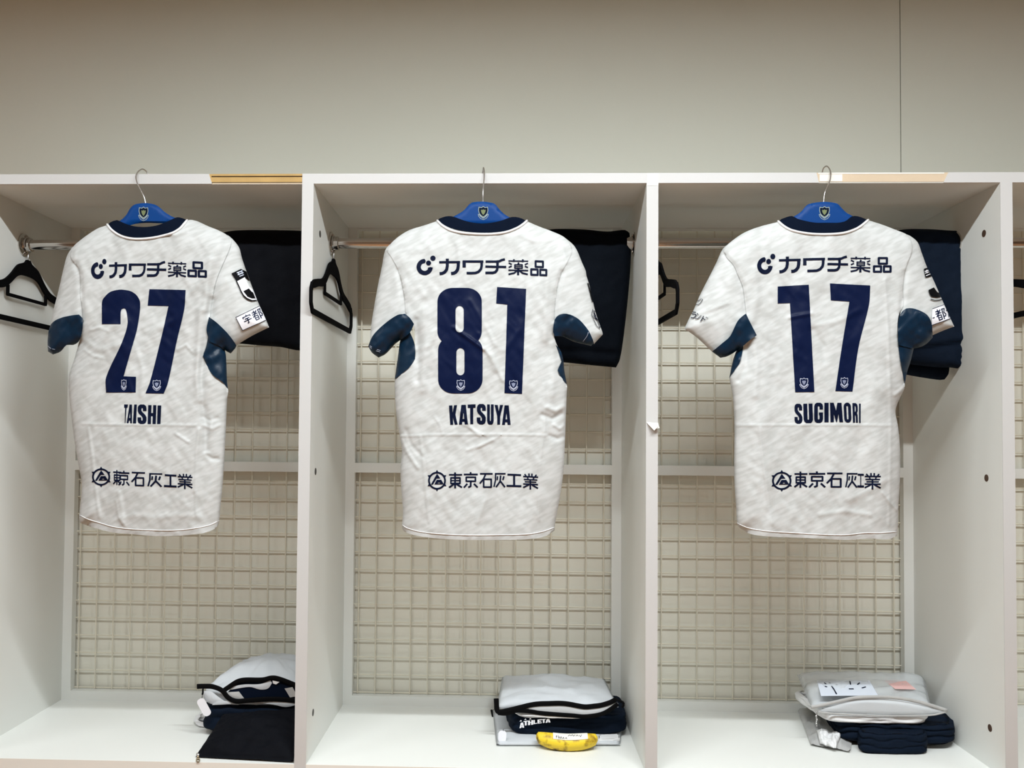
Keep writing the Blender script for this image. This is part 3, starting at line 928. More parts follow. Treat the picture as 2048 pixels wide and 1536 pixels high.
Y0 = -0.028
J27 = dict(
    y0=Y0, seed=1, base=(290, 1071), hem=1052,
    label='white jersey numbered 27 on a blue hanger in the first locker bay',
    outline=[(215, 448), (240, 425), (290, 412), (345, 425), (373, 440), (390, 441), (418, 453), (439, 461), (463, 476), (478, 495), (484, 517), (496.5, 553), (515, 602), (530, 635), (538, 654.5), (503, 672), (473, 690), (471, 695), (461, 707), (449, 700), (452, 720), (455, 777),
             (454, 799), (451.6, 857), (448, 927), (444.6, 974), (440, 1021), (438, 1042), (434, 1054), (413, 1064.6), (389.5, 1068.5), (354, 1071.6), (307.5, 1072), (260.6, 1068), (225.5, 1065), (190, 1056), (161, 1046), (158, 1036), (158.7, 1028), (162, 998), (163.4, 965), (158.7, 939), (150.5, 892), (143, 834),
             (137.6, 782), (138, 750), (148, 720), (158, 685), (146, 690), (121, 703), (106, 709), (96, 703), (95, 682), (100, 653), (106, 623), (116.5, 583), (124, 550), (133, 514), (138, 504), (146, 493), (165, 476.5), (181.6, 465), (197, 455.5)],
    collar=[(215, 450), (220, 445), (234, 440), (242, 443.5), (257, 449.5), (272, 453), (288, 454), (305, 452.5), (320, 449), (342, 439.6), (354, 434.5), (364, 436), (374, 440), (366, 449), (350, 462), (330, 470), (305, 474.5), (284, 476), (266, 475), (246, 470), (232, 464), (222, 457)],
    neckline=[(214.5, 449), (222, 458.5), (236, 469), (254, 476), (275, 478), (300, 476.5), (322, 472.5), (346, 465.5), (360, 457), (368, 448), (374.5, 440.5)],
    body=[(216, 450), (224, 461), (240, 470), (258, 474.5), (284, 476.5), (305, 475), (330, 470), (350, 462), (366, 449), (375, 440.5), (390, 441), (418, 453), (439, 461.5), (455, 471), (463, 482), (459, 498), (447, 525), (432, 562), (424, 600), (420, 632), (418, 660), (414, 690), (406.5, 712), (414.5, 732), (426, 750), (444.8, 763.6), (456, 777),
          (454, 799), (451.6, 857), (448, 927), (444.6, 974), (440, 1021), (438, 1042), (434, 1054), (413, 1064.6), (389.5, 1068.5), (354, 1071.6), (307.5, 1072), (260.6, 1068), (225.5, 1065), (190, 1056), (161, 1046), (158, 1036), (158.7, 1028), (162, 998), (163.4, 965), (158.7, 939), (150.5, 892), (143, 834),
          (137.6, 782), (138, 750), (148, 720), (158, 685), (165, 655), (165, 630), (161, 590), (160, 555), (156, 535), (146, 524), (140, 512), (146, 494), (165, 477), (181.6, 465.2), (197, 456)],
    sleeves=[
        dict(white=[(146, 493), (138, 504), (133, 514), (124, 550), (116.5, 583), (106, 623), (100, 653), (99, 662), (110, 652), (124, 640), (142, 636), (166, 636), (164, 590), (163, 555), (158, 530), (150, 520)],
             navy=[(99, 655), (106, 644), (121, 636), (142, 631), (158, 629), (166, 637), (164.5, 662), (157, 683), (146, 690), (133, 690), (121, 703), (106, 709), (96, 703), (95, 682)],
             stitch=[[(96, 692), (102, 697), (110, 699)]]),
        dict(white=[(455, 470), (463, 476), (478, 495), (484, 517), (496.5, 553), (515, 602), (530, 635), (538, 654.5), (503, 672), (473, 690), (462, 676), (448, 661), (432, 646), (418, 637), (421, 600), (429, 562), (444, 525), (456, 498)],
             navy=[(418, 634), (432, 644), (450, 661), (462, 675), (473, 691), (470, 697), (461, 707), (449, 700), (439, 692), (418, 683), (413, 660)],
             stitch=[[(470, 687), (463, 690), (456, 698)]],
             prints=[]),
    ],
    gussets=[[(416, 672), (440, 686), (449, 699), (452, 715), (454, 760), (456, 778), (445, 764), (426, 750.5), (414.5, 732.5), (406, 712), (413, 690)]],
    hemline=[(159, 1030), (175, 1038), (200, 1046), (228, 1054), (260, 1058), (307, 1060.5), (354, 1060.5), (390, 1056.5), (420, 1050), (438, 1041)],
    numbers=[('number_print', [[(203.8, 648), (203.8, 608.7), (205, 600), (210, 593), (217, 586), (225.8, 581.7), (241.5, 579.3), (259.5, 581.7), (268, 586), (274.5, 592), (279, 600), (280.3, 606.4), (279.7, 622), (274, 658), (266, 687), (247, 752.6), (272, 753.6), (271.2, 784.7), (212, 785), (212.3, 754.7), (243.8, 685), (255, 649), (253.5, 625), (251, 618), (248, 616.3), (243.5, 618), (241.3, 624), (241, 648)]], []),
             ('number_print', [[(298.8, 578.4), (371.3, 580), (368.4, 618), (353.8, 680.6), (335.9, 764.8), (327.4, 787), (291, 786.4), (300, 763.7), (324.6, 667), (337, 612), (295.4, 611)]], [])],
    crests={'number_print0': [(247.7, 769.5, 10.5, 21)], 'number_print1': [(313.3, 770.5, 16.5, 21)]},
    name=[('T', [(248.2, 809), (255.7, 809), (251.8, 846), (248.6, 846)]), ('A', [(256.4, 809), (266.4, 809.2), (263.9, 846.4), (253.4, 846)]), ('I', [(268.4, 809), (273.6, 809), (272, 846.7), (265.8, 846.5)]), ('S', rectq(275.2, 809, 292.9, 848)),
          ('H', [(296.5, 810.2), (312.6, 810.2), (311.5, 848), (295.2, 848)]), ('I', [(315.3, 810.8), (322.5, 810.8), (320.8, 848), (314.2, 848)])],
    sponsor1=[[(182, 517.5), (212.5, 517.5), (212.5, 559), (182, 559)], boxq(440, 185, 712, 425, -6, 160, 500, 7.585), boxq(740, 205, 1000, 410, 0, 160, 500, 7.585), boxq(1015, 172, 1308, 405, 0, 160, 500, 7.585), boxq(1335, 172, 1612, 408, 6, 160, 500, 7.585), boxq(1628, 165, 1925, 408, 14, 160, 500, 7.585)],
    sponsor2=[boxq(270, 825, 430, 1000, 0, 120, 740, 4.267), boxq(453, 852, 522, 978, 3, 120, 740, 4.267), boxq(500, 858, 592, 985, 4, 120, 740, 4.267), boxq(610, 868, 725, 990, 4, 120, 740, 4.267), boxq(748, 878, 872, 998, 3, 120, 740, 4.267), boxq(887, 888, 995, 1000, 4, 120, 740, 4.267), boxq(1003, 883, 1130, 1012, 6, 120, 740, 4.267)],
    creases=[([(165, 848), (250, 849.5), (330, 850), (392, 851)], 1.9, .0017), ([(398, 858), (393, 905), (391, 980), (393, 1030)], 2.6, .0022), ([(176, 855), (184, 910), (192, 985), (199, 1035)], 3, .0020),
             ([(424, 600), (418, 640), (410, 700), (402, 760), (404, 800), (412, 850), (413, 900)], 7, -.0065), ([(400, 620), (397, 690), (394, 750), (400, 800)], 7, .0045), ([(424, 840), (420, 870), (414, 905)], 5, .003),
             ([(455, 480), (440, 530), (428, 570), (420, 625)], 10, -.006), ([(420, 520), (414, 560), (410, 620)], 8, .004), ([(165, 640), (163, 590), (160, 550), (150, 525)], 5, -.004), ([(160, 480), (150, 505), (148, 522)], 4, .0025),
             ([(195, 700), (215, 660), (230, 650)], 7, .0025), ([(168, 680), (200, 700), (240, 690)], 6, .002), ([(290, 700), (310, 660), (350, 640)], 7, .002), ([(370, 600), (395, 570), (405, 560)], 4, .0025), ([(238, 985), (243, 1020), (246, 1045)], 5, .0028),
             ([(330, 465), (352, 470), (372, 462)], 4, .003), ([(232, 1040), (270, 1030), (310, 1036), (352, 1030), (400, 1035)], 6, .0015), ([(352, 868), (366, 877), (376, 884)], 3, .0025), ([(260, 700), (250, 740), (262, 780)], 6, .002), ([(414, 910), (425, 918), (436, 918)], 3.5, -.003), ([(405, 833), (420, 841), (436, 836)], 3, -.002), ([(405, 850), (425, 858), (440, 850)], 3, .002), ([(270, 690), (285, 740), (282, 790)], 5, .0022), ([(355, 700), (372, 690), (385, 705)], 3, .002), ([(180, 660), (200, 655), (215, 662)], 3, .0018), ([(170, 700), (186, 712), (205, 716)], 3, .0018), ([(232, 1000), (238, 1035), (250, 1052)], 2.5, .002)])
_k = 7.68
_c7 = lambda pts: conv(pts, 420, 500, _k)
J27['sleeves'][1]['prints'] = [
    ('league_patch', [np.array(_c7([(330, 360), (475, 290), (600, 350), (620, 480), (535, 415), (410, 482)]))] + [np.array(p) for p in bars([(_c7([(405, 475), (440, 545), (480, 640), (520, 710), (575, 755), (640, 778), (760, 770)]), 17 / _k)])],
     'print_black', [], .0012),
    ('patch_field', [np.array(_c7([(412, 484), (535, 416), (600, 560), (700, 640), (720, 770), (645, 768), (570, 735), (520, 690), (470, 600)]))], 'patch_white', [], .0010),
    ('patch_ball', [np.array(_c7([(512, 632), (598, 590), (640, 640), (662, 652), (700, 745), (640, 742), (575, 715)]))], 'print_black', [], .0018),
    ('patch_lettering', [np.array(p) for p in bars([(_c7([(412, 352), (500, 318)]), 2.0), (_c7([(425, 380), (515, 345)]), 2.0), (_c7([(430, 335), (450, 385)]), 1.3), (_c7([(480, 312), (500, 365)]), 1.3), (_c7([(452, 405), (520, 378)]), 1.6)])], 'print_pale', [], .0018),
    ('sleeve_label', [np.array(_c7([(395, 1035), (760, 860), (900, 800), (960, 1030), (860, 1075), (500, 1235)]))], 'patch_white', [], .0010),
    ('label_border', [np.array(p) for p in bars([(_c7([(860, 1075), (500, 1235), (395, 1035), (760, 860)]), 1.0)])], 'print_dark', [], .0016),
    ('label_lettering', unit_glyph(G3['u'], _c7([(482, 1025), (612, 965), (660, 1090), (545, 1150)])) + unit_glyph(G3['to'], _c7([(622, 950), (770, 885), (835, 1030), (690, 1095)])) + unit_glyph(G3['no'], _c7([(775, 900), (860, 860), (905, 1000), (835, 1030)])), 'print', [], .0016),
]

J81 = dict(
    y0=Y0, seed=21, base=(966, 1080), hem=1062,
    label='white jersey numbered 81 on a blue hanger, hung from the middle bay above the banana',
    outline=[(876, 440), (905, 420), (966, 410), (1025, 420), (1053, 441), (1078.5, 452.5), (1106, 463), (1133, 476.5), (1147, 490), (1155.5, 504), (1164, 525), (1171.5, 542), (1173, 552), (1177.6, 566), (1186, 604), (1193, 631), (1205, 665), (1205.5, 669), (1188, 688), (1183, 692), (1171, 689), (1147, 683), (1128, 676), (1120, 700), (1126, 716.5), (1128.5, 740), (1133, 767),
             (1133.5, 788), (1131.4, 841), (1129.6, 894), (1126, 950), (1119, 999.5), (1110.5, 1045), (1109, 1061), (1089, 1073), (1054, 1078.6), (1001, 1080), (948.5, 1080), (896, 1078.6), (843, 1073), (811.4, 1064.6), (804.4, 1056), (806, 1024), (802.6, 982), (801, 940), (803.7, 901), (799, 869), (792, 824), (789.6, 778), (790, 757),
             (796, 713), (801, 680), (791, 687), (771, 708), (757, 715), (743.5, 705), (736.5, 692.5), (741, 662), (747, 621), (755.5, 573), (764, 532), (770, 501), (777.7, 490.5), (798, 472), (819, 459.5), (846, 451)],
    collar=[(875, 442), (879, 437), (897, 432), (909, 434), (928, 441), (945, 445), (966, 447), (985, 445), (1003, 441), (1024, 434), (1038, 435), (1048, 439), (1053, 442), (1038, 452), (1022, 459), (1000, 463.5), (976, 465.5), (945, 464.5), (920, 461), (905, 457), (890, 450)],
    neckline=[(874.5, 441.5), (886, 452), (900, 460), (920, 465), (945, 467.5), (975, 468.3), (1000, 466.5), (1018, 462.5), (1036, 455), (1048, 447), (1054, 441.5)],
    body=[(876, 441.5), (890, 451), (905, 458), (920, 462), (945, 465), (976, 466), (1000, 464), (1022, 459.5), (1038, 452), (1053, 442), (1078.5, 453), (1106, 463.5), (1128, 474), (1142, 490), (1143, 505), (1134, 525), (1123, 545), (1114, 580), (1110, 612), (1109, 640), (1108, 672), (1114, 690), (1121, 706), (1124, 722), (1116, 740), (1123, 755), (1133.5, 768),
          (1133.5, 788), (1131.4, 841), (1129.6, 894), (1126, 950), (1119, 999.5), (1110.5, 1045), (1109, 1061), (1089, 1073), (1054, 1078.6), (1001, 1080), (948.5, 1080), (896, 1078.6), (843, 1073), (811.4, 1064.6), (804.4, 1056), (806, 1024), (802.6, 982), (801, 940), (803.7, 901), (799, 869), (792, 824), (789.6, 778), (789.5, 758),
          (806, 745), (819, 734), (829.7, 718), (830, 690), (829, 660), (822, 640), (812, 628), (810, 605), (804, 570), (796, 539), (784, 516), (774, 502), (780, 489), (798, 472.5), (819, 460), (846, 451.5)],
    sleeves=[
        dict(white=[(781, 488), (777.7, 490.5), (770, 501), (764, 532), (755.5, 573), (747, 621), (741, 662), (740, 683), (751, 668), (773, 648), (797, 634), (815, 632), (813, 605), (807, 570), (799, 539), (787, 514)],
             navy=[(741, 680), (748, 668), (771, 646), (795, 630), (810, 627.5), (820, 636), (828, 648), (819, 666), (801, 680), (791, 687), (771, 708), (757, 715), (743.5, 705), (736.5, 692.5)], nlift=.008,
             stitch=[[(739.5, 694), (748, 700), (760, 704)], [(740, 691.5), (749, 697.5), (761, 701)]]),
        dict(white=[(1128, 474), (1147, 490), (1155.5, 504), (1164, 525), (1171.5, 542), (1173, 552), (1177.6, 566), (1186, 604), (1193, 631), (1205, 665), (1205.5, 669), (1188, 688), (1186, 680), (1178, 664), (1160, 645), (1133, 632), (1119, 634), (1106, 641), (1108, 612), (1112, 580), (1120, 545), (1131, 525), (1140, 505), (1138, 490)],
             navy=[(1110, 638), (1119.5, 629), (1133, 627.5), (1147, 632), (1160.5, 641), (1177.6, 662), (1185, 679), (1187, 686), (1183, 692), (1171, 689), (1147, 683), (1126, 673), (1109, 672), (1106, 664)], nlift=.005,
             stitch=[[(1166, 683), (1174, 672), (1177, 664)]],
             prints=[('label_border', [np.array(p) for p in bars([([(1208, 640), (1200, 655), (1196, 642), (1187, 621), (1192, 624)], 1.0), ([(1186, 618), (1183.5, 629), (1193, 651), (1200, 657)], 1.0)])], 'print_dark', [], .0016),
                     ('label_lettering', [np.array(p) for p in bars([([(1188, 625), (1191, 634)], 1.6), ([(1190, 634), (1196, 640)], 1.4), ([(1186, 631), (1194, 640)], 1.0)])], 'print_dark', [], .0016),
                     ('patch_edge', [np.array(p) for p in bars([([(1176, 566), (1181, 585), (1186, 604)], 2.0)])], 'print_black', [], .0014)]),
    ],
    gussets=[[(819, 662), (829, 688), (830, 718), (819, 734), (806, 745.5), (789.5, 758), (796, 713), (801, 679), (809, 668)], [(1112, 690), (1120, 699), (1126, 716), (1128.5, 740), (1133.5, 768), (1123, 756), (1115.5, 740), (1123.5, 722), (1118, 706)]],
    hemline=[(805, 1050), (814, 1056), (843, 1064), (896, 1069), (948, 1070.5), (1001, 1070), (1054, 1068.5), (1086, 1063), (1108, 1055)],
    numbers=[('number_print', [_rr(875, 575.8, 963.5, 690, 30, 27, 7), np.array([(886, 677), (955, 677), (955, 683), (886, 683)]), _rr(876.3, 672, 965, 786.8, 30, 28, 7)], [_rr(911, 611.7, 927.5, 664.8, 8.2, 9, 6), _rr(912.7, 696, 929, 750.6, 8.1, 9, 6)]),
             ('number_print', [[(994.3, 574), (1052.3, 577.6), (1044, 787.8), (1009, 786), (1014.7, 609), (992.5, 606.8)]], [])],
    crests={'number_print0': [(921.5, 770, 17, 21)], 'number_print1': [(1027, 771, 17.5, 21)]},
    name=[('K', [(898, 811), (914.5, 810.2), (915.2, 849), (900.5, 849.5)]), ('A', [(917.7, 810), (936.2, 809.5), (935.8, 848.7), (917.8, 849)]), ('T', [(935.4, 809.2), (951.2, 808.6), (950.5, 848), (936.5, 848.3)]), ('S', rectq(953.6, 808, 971.5, 848.8)),
          ('U', rectq(974.2, 808.8, 987.3, 849)), ('Y', [(989.2, 809.8), (1006.2, 810), (1005, 849), (989.5, 849)]), ('A', [(1004.5, 810.5), (1021.7, 810.8), (1021.2, 849.6), (1004, 849.6)])],
    sponsor1=[boxq(92, 78, 358, 362, 0, 820, 500, 7.062), boxq(412, 122, 708, 350, 0, 820, 500, 7.062), boxq(742, 146, 1037, 343, 0, 820, 500, 7.062), boxq(1065, 122, 1358, 338, 0, 820, 500, 7.062), boxq(1390, 128, 1670, 355, 0, 820, 500, 7.062), boxq(1697, 140, 1940, 362, 10, 820, 500, 7.062)],
    sponsor2=[boxq(122, 157, 412, 493, 0, 840, 920, 7.877), boxq(455, 195, 665, 445, 0, 840, 920, 7.877), boxq(690, 190, 910, 440, 0, 840, 920, 7.877), boxq(940, 205, 1145, 440, 0, 840, 920, 7.877), boxq(1160, 203, 1348, 436, 0, 840, 920, 7.877), boxq(1363, 213, 1597, 425, 6, 840, 920, 7.877), boxq(1622, 208, 1860, 458, 10, 840, 920, 7.877)],
    creases=[([(800, 873), (860, 870), (930, 869), (1000, 869), (1060, 870), (1092, 871)], 1.9, .0017), ([(840, 872), (846, 920), (852, 980), (858, 1045)], 2.6, .0018), ([(1088, 770), (1090, 850), (1080, 920), (1078, 1000), (1078, 1040)], 2.8, .0018),
             ([(908, 655), (925, 668), (945, 682), (968, 698)], 3.6, .0042), ([(968, 698), (985, 715), (1005, 760)], 4, .003), ([(958, 668), (975, 700), (990, 740)], 5, .0022), ([(1010, 700), (1040, 660), (1060, 620)], 6, .002), ([(800, 875), (815, 905), (835, 935)], 4, .003), ([(812, 860), (822, 890), (846, 915)], 4, -.0022),
             ([(1085, 830), (1105, 838), (1122, 828)], 5, -.0045), ([(1095, 815), (1112, 822), (1128, 812)], 5, .004), ([(1100, 872), (1115, 878), (1128, 872)], 4, -.0035), ([(1123, 545), (1112, 590), (1109, 640)], 5, -.005), ([(1095, 540), (1092, 600), (1090, 680)], 8, .0035), ([(1104, 690), (1108, 730), (1105, 790)], 7, .003),
             ([(796, 540), (806, 580), (811, 628)], 5, -.004), ([(832, 640), (836, 700), (834, 760)], 6, -.004), ([(848, 620), (852, 700), (846, 780)], 8, .003), ([(935, 900), (958, 892), (985, 880)], 3.5, .0022), ([(920, 820), (945, 860), (960, 872)], 3, .0022), ([(985, 945), (970, 1000), (955, 1045)], 4.5, .002), ([(850, 590), (870, 540), (860, 490)], 8, .0022), ([(915, 490), (918, 515), (920, 540)], 5, .002), ([(1040, 470), (1070, 482), (1100, 480)], 5, .0022), ([(925, 848), (948, 860), (972, 872)], 2.0, .0016), ([(955, 895), (985, 880), (1005, 868)], 2.0, .0015), ([(835, 700), (860, 690), (872, 660)], 5, .002), ([(870, 835), (880, 850), (885, 868)], 2.5, .0016), ([(940, 600), (975, 660), (990, 690)], 4, .0018), ([(1108, 850), (1120, 858), (1128, 850)], 3, .003), ([(1134, 525), (1128, 505), (1122, 492)], 4, .0025)])

_c6 = lambda pts: conv(pts, 1280, 320, 2.6667)
_c9 = lambda pts: conv(pts, 1780, 500, 5.689)
_c0 = lambda pts: conv(pts, 1360, 570, 10.24)
J17 = dict(
    y0=Y0, seed=41, base=(1650, 1080), hem=1064,
    label='white jersey numbered 17 on a blue hanger in the third locker bay',
    outline=[(1557, 442), (1590, 420), (1648, 410), (1705, 420), (1735.6, 439.5), (1763.8, 448.5), (1793.8, 460), (1820, 471.5), (1835, 484), (1842.5, 503), (1850, 524), (1856.5, 540), (1865, 556), (1880, 590), (1895, 624), (1908.5, 653), (1887, 661), (1865, 670), (1865.5, 675), (1850, 690), (1828, 696), (1822, 720), (1811, 752), (1808, 768), (1809, 777),
             (1800, 796), (1791, 821), (1796.5, 855), (1800, 896), (1800, 958), (1796.5, 1019), (1795, 1063), (1793, 1072), (1776, 1078.7), (1742, 1077), (1691, 1080), (1639.7, 1077), (1588.6, 1075), (1537.5, 1073), (1503, 1068.5), (1486, 1060), (1475.4, 1050), (1472.7, 1015.6), (1469, 964.5), (1468.6, 913), (1469, 849), (1466, 794), (1460, 763), (1459, 755),
             (1467.5, 716), (1476, 699), (1456, 712), (1441, 715.6), (1424, 703), (1392.5, 674), (1369, 657.5), (1375.6, 642.5), (1389, 616), (1400, 590), (1419, 552.5), (1434, 522.5), (1443, 502), (1449, 494), (1467.5, 478.5), (1490, 464), (1520, 452.5)],
    collar=[(1556.5, 443), (1563, 438), (1584, 432), (1595, 437.5), (1625, 444.5), (1655, 446.5), (1689, 443), (1704, 432.5), (1716, 432.5), (1726, 436), (1735, 440), (1722, 449), (1705, 457.5), (1685, 463.5), (1650, 466), (1612, 464.5), (1590, 461), (1575, 455)],
    neckline=[(1556, 442.5), (1568, 452.5), (1582, 460), (1605, 465.5), (1630, 468.3), (1660, 468.5), (1688, 466), (1710, 459), (1724, 450.5), (1736.5, 440)],
    body=[(1557.5, 443.5), (1575, 456), (1590, 462), (1612, 465.5), (1650, 467), (1685, 464.5), (1705, 458.5), (1722, 450), (1735.6, 440), (1763.8, 449), (1793.8, 460.6), (1815, 470), (1824, 485), (1824, 505), (1816, 525), (1810, 545), (1806, 580), (1806, 612), (1797, 632), (1795, 660), (1797.5, 695), (1805, 740), (1809.5, 768), (1809, 777),
          (1800, 796), (1791, 821), (1796.5, 855), (1800, 896), (1800, 958), (1796.5, 1019), (1795, 1063), (1793, 1072), (1776, 1078.7), (1742, 1077), (1691, 1080), (1639.7, 1077), (1588.6, 1075), (1537.5, 1073), (1503, 1068.5), (1486, 1060), (1475.4, 1050), (1472.7, 1015.6), (1469, 964.5), (1468.6, 913), (1469, 849), (1466, 794), (1460, 763), (1459, 755),
          (1470, 738), (1479, 725), (1484, 706), (1488, 690), (1498, 675), (1503, 655), (1494, 632), (1490, 605), (1486, 575), (1477, 552), (1467, 530), (1453, 514), (1447, 500), (1450, 494), (1467.5, 479), (1490, 464.4), (1520, 453)],
    sleeves=[
        dict(white=[(1452, 491), (1449, 494), (1443, 502), (1434, 522.5), (1419, 552.5), (1400, 590), (1389, 616), (1375.6, 642.5), (1369, 657.5), (1392.5, 674), (1424, 703), (1432, 700), (1462, 674), (1477, 645), (1497, 632), (1493, 605), (1489, 575), (1480, 552), (1470, 530), (1456, 512)],
             navy=[(1424, 703), (1430, 698.5), (1445, 686), (1460, 672.5), (1475, 642.5), (1484, 633), (1492, 627), (1496, 636), (1501, 646), (1513.5, 670.5), (1497.5, 682), (1482.5, 695), (1456, 712), (1441, 715.6)], nlift=.008,
             stitch=[[(1430, 696), (1440, 704), (1449, 709)], [(1428.5, 699), (1438, 707), (1446, 711)]],
             prints=[('sleeve_lettering', unit_glyph(G3['ra'], _c0([(225, 540), (345, 550), (330, 700), (190, 665)])) + unit_glyph(G3['n'], _c0([(350, 560), (455, 590), (425, 715), (300, 690)])) + unit_glyph(G3['do'], _c0([(450, 620), (590, 670), (545, 775), (380, 735)])), 'print_dark', [], .0014),
                     ('sleeve_emblem', [np.array(p) for p in bars([(_c0([(462, 285), (450, 320), (415, 370), (370, 400), (310, 408)]), 1.0), (_c0([(440, 275), (400, 310), (330, 330)]), .8)])], 'print_dark', [], .0014)]),
        dict(white=[(1814, 469), (1820, 471.5), (1835, 484), (1842.5, 503), (1850, 524), (1856.5, 540), (1865, 556), (1880, 590), (1895, 624), (1908.5, 653), (1887, 661), (1865, 670.5), (1861, 648), (1852, 634), (1831, 623), (1812, 622), (1800, 632), (1803, 612), (1803, 580), (1807, 545), (1813, 525), (1821, 505), (1821, 485)],
             navy=[(1796, 650), (1801, 628), (1812.5, 617), (1831, 618), (1854, 629.5), (1863, 646), (1865.5, 675), (1850, 690), (1828, 697), (1812, 694), (1797, 690)], nlift=.004,
             prints=[('league_patch', [np.array(_c9([(385, 215), (440, 195), (500, 190), (520, 290), (405, 315)]))], 'print_black', [], .0012),
                     ('patch_lettering', [np.array(p) for p in bars([(_c9([(398, 245), (450, 225)]), 2.2), (_c9([(400, 265), (455, 245)]), 1.4), (_c9([(410, 292), (465, 270)]), 1.4), (_c9([(415, 225), (425, 265)]), 1.2)])], 'patch_white', [], .0018),
                     ('patch_ball', [np.array(_c9([(438, 455), (500, 425), (540, 480), (580, 490), (600, 535), (530, 540), (470, 530), (450, 500)]))] + [np.array(p) for p in bars([(_c9([(462, 558), (510, 572), (560, 570), (600, 560)]), 1.6)])], 'print_black', [], .0014),
                     ('sleeve_label', [np.array(_c9([(482, 670), (700, 580), (740, 760), (475, 858)]))], 'patch_white', [], .0010),
                     ('label_border', [np.array(p) for p in bars([(_c9([(482, 670), (650, 608)]), 1.0), (_c9([(472, 858), (740, 760)]), 1.1)])], 'print', [], .0016),
                     ('label_lettering', unit_glyph(G3['to'], _c9([(505, 685), (620, 655), (655, 775), (545, 810)])) + unit_glyph(G3['no'], _c9([(630, 655), (700, 640), (720, 755), (655, 775)])) + [np.array(p) for p in bars([(_c9([(485, 775), (510, 768)]), 1.6)])], 'print', [], .0016)]),
    ],
    gussets=[[(1478, 693), (1487, 690), (1484.5, 706), (1479.5, 725), (1470, 739), (1458.5, 756), (1467.5, 716)], [(1796, 655), (1810, 680), (1828, 694), (1822, 720), (1814, 745), (1809.5, 769), (1804.5, 740), (1797, 695)]],
    hemline=[(1475, 1046), (1486, 1052), (1505, 1058), (1540, 1063), (1590, 1066), (1640, 1069), (1690, 1070), (1730, 1066), (1760, 1066), (1795, 1063)],
    numbers=[('number_print', [[(1555.6, 573), (1617.5, 569.4), (1628.8, 783.9), (1590.5, 784.3), (1580, 606), (1555.6, 606.9)]], []),
             ('number_print', [[(1660, 566.8), (1740.5, 571), (1738, 609), (1717, 695), (1705, 783), (1670.8, 782), (1683, 699), (1699, 603), (1661.8, 600.5)]], [])],
    crests={'number_print0': [(1608, 766.5, 17.5, 21)], 'number_print1': [(1688.8, 765.5, 15.5, 21)]},
    name=[('S', [(1588.6, 807.5), (1604, 807.5), (1605, 847.5), (1589.4, 847.5)]), ('U', [(1606.6, 807.4), (1625, 807), (1626.2, 846), (1607.6, 846)]), ('G', rectq(1628.5, 805.5, 1646, 845.8)), ('I', rectq(1648.8, 805.6, 1657.2, 844.4)), ('M', [(1660, 805.4), (1683, 805.6), (1686, 844.2), (1661, 844.3)]),
          ('O', [(1687, 805.2), (1701.6, 805.2), (1703, 845.3), (1689, 845.3)]), ('R', [(1704.8, 806), (1715.4, 806.4), (1715.8, 845.4), (1706, 845)]), ('I', [(1718, 807), (1721.4, 807.2), (1721.2, 846), (1718.2, 845.6)])],
    sponsor1=[boxq(98, 50, 343, 338, 0, 1500, 500, 6.827), boxq(395, 92, 692, 314, -6, 1500, 500, 6.827), boxq(725, 112, 1025, 303, -6, 1500, 500, 6.827), boxq(1058, 82, 1340, 292, 0, 1500, 500, 6.827), boxq(1375, 88, 1645, 305, 0, 1500, 500, 6.827), boxq(1677, 95, 1935, 310, 0, 1500, 500, 6.827)],
    sponsor2=[boxq(567, 528, 685, 655, 0, 1350, 760, 2.934), boxq(700, 537, 777, 632, 0, 1350, 760, 2.934), boxq(786, 536, 882, 632, 0, 1350, 760, 2.934), boxq(890, 543, 983, 632, 0, 1350, 760, 2.934), boxq(1000, 545, 1071, 634, 0, 1350, 760, 2.934), boxq(1070, 549, 1109, 632, 0, 1350, 760, 2.934), boxq(1112, 546, 1208, 642, 0, 1350, 760, 2.934)],
    creases=[([(1470, 851), (1540, 850.5), (1620, 850), (1700, 850), (1785, 851)], 1.9, .0016), ([(1520, 855), (1526, 920), (1536, 990), (1545, 1050)], 2.8, .0018), ([(1770, 560), (1776, 650), (1780, 760), (1782, 850), (1780, 960), (1778, 1050)], 3, .002),
             ([(1580, 635), (1600, 631), (1624, 627)], 3.4, .0030), ([(1625, 660), (1645, 690), (1650, 720)], 7, -.003), ([(1640, 650), (1680, 640), (1720, 620)], 6, .0018), ([(1505, 680), (1515, 720), (1510, 790)], 8, .0035), ([(1494, 690), (1492, 730), (1478, 760)], 6, -.004),
             ([(1493, 626), (1486, 580), (1470, 535), (1450, 510)], 5, -.004), ([(1395, 628), (1425, 618), (1455, 606)], 3, .0030), ([(1810, 545), (1806, 590), (1802, 625)], 5, -.0035), ([(1505, 640), (1515, 590), (1510, 540)], 8, .003), ([(1765, 985), (1780, 1005), (1794, 1020)], 3, .0025), ([(1540, 545), (1530, 500), (1540, 470)], 8, .002), ([(1640, 1030), (1690, 1022), (1740, 1030)], 5, .0018),
             ([(1722, 452), (1736, 452), (1748, 447)], 3, .0028), ([(1790, 790), (1802, 782), (1808, 775)], 4, .003), ([(1700, 1000), (1740, 980), (1770, 960)], 6, .0018), ([(1390, 668), (1405, 676), (1428, 700)], 3, .0012)])
JERSEYS = {}
for k, dj in ((-1, J27), (0, J81), (1, J17)):
    JERSEYS[k] = make_jersey(dj)


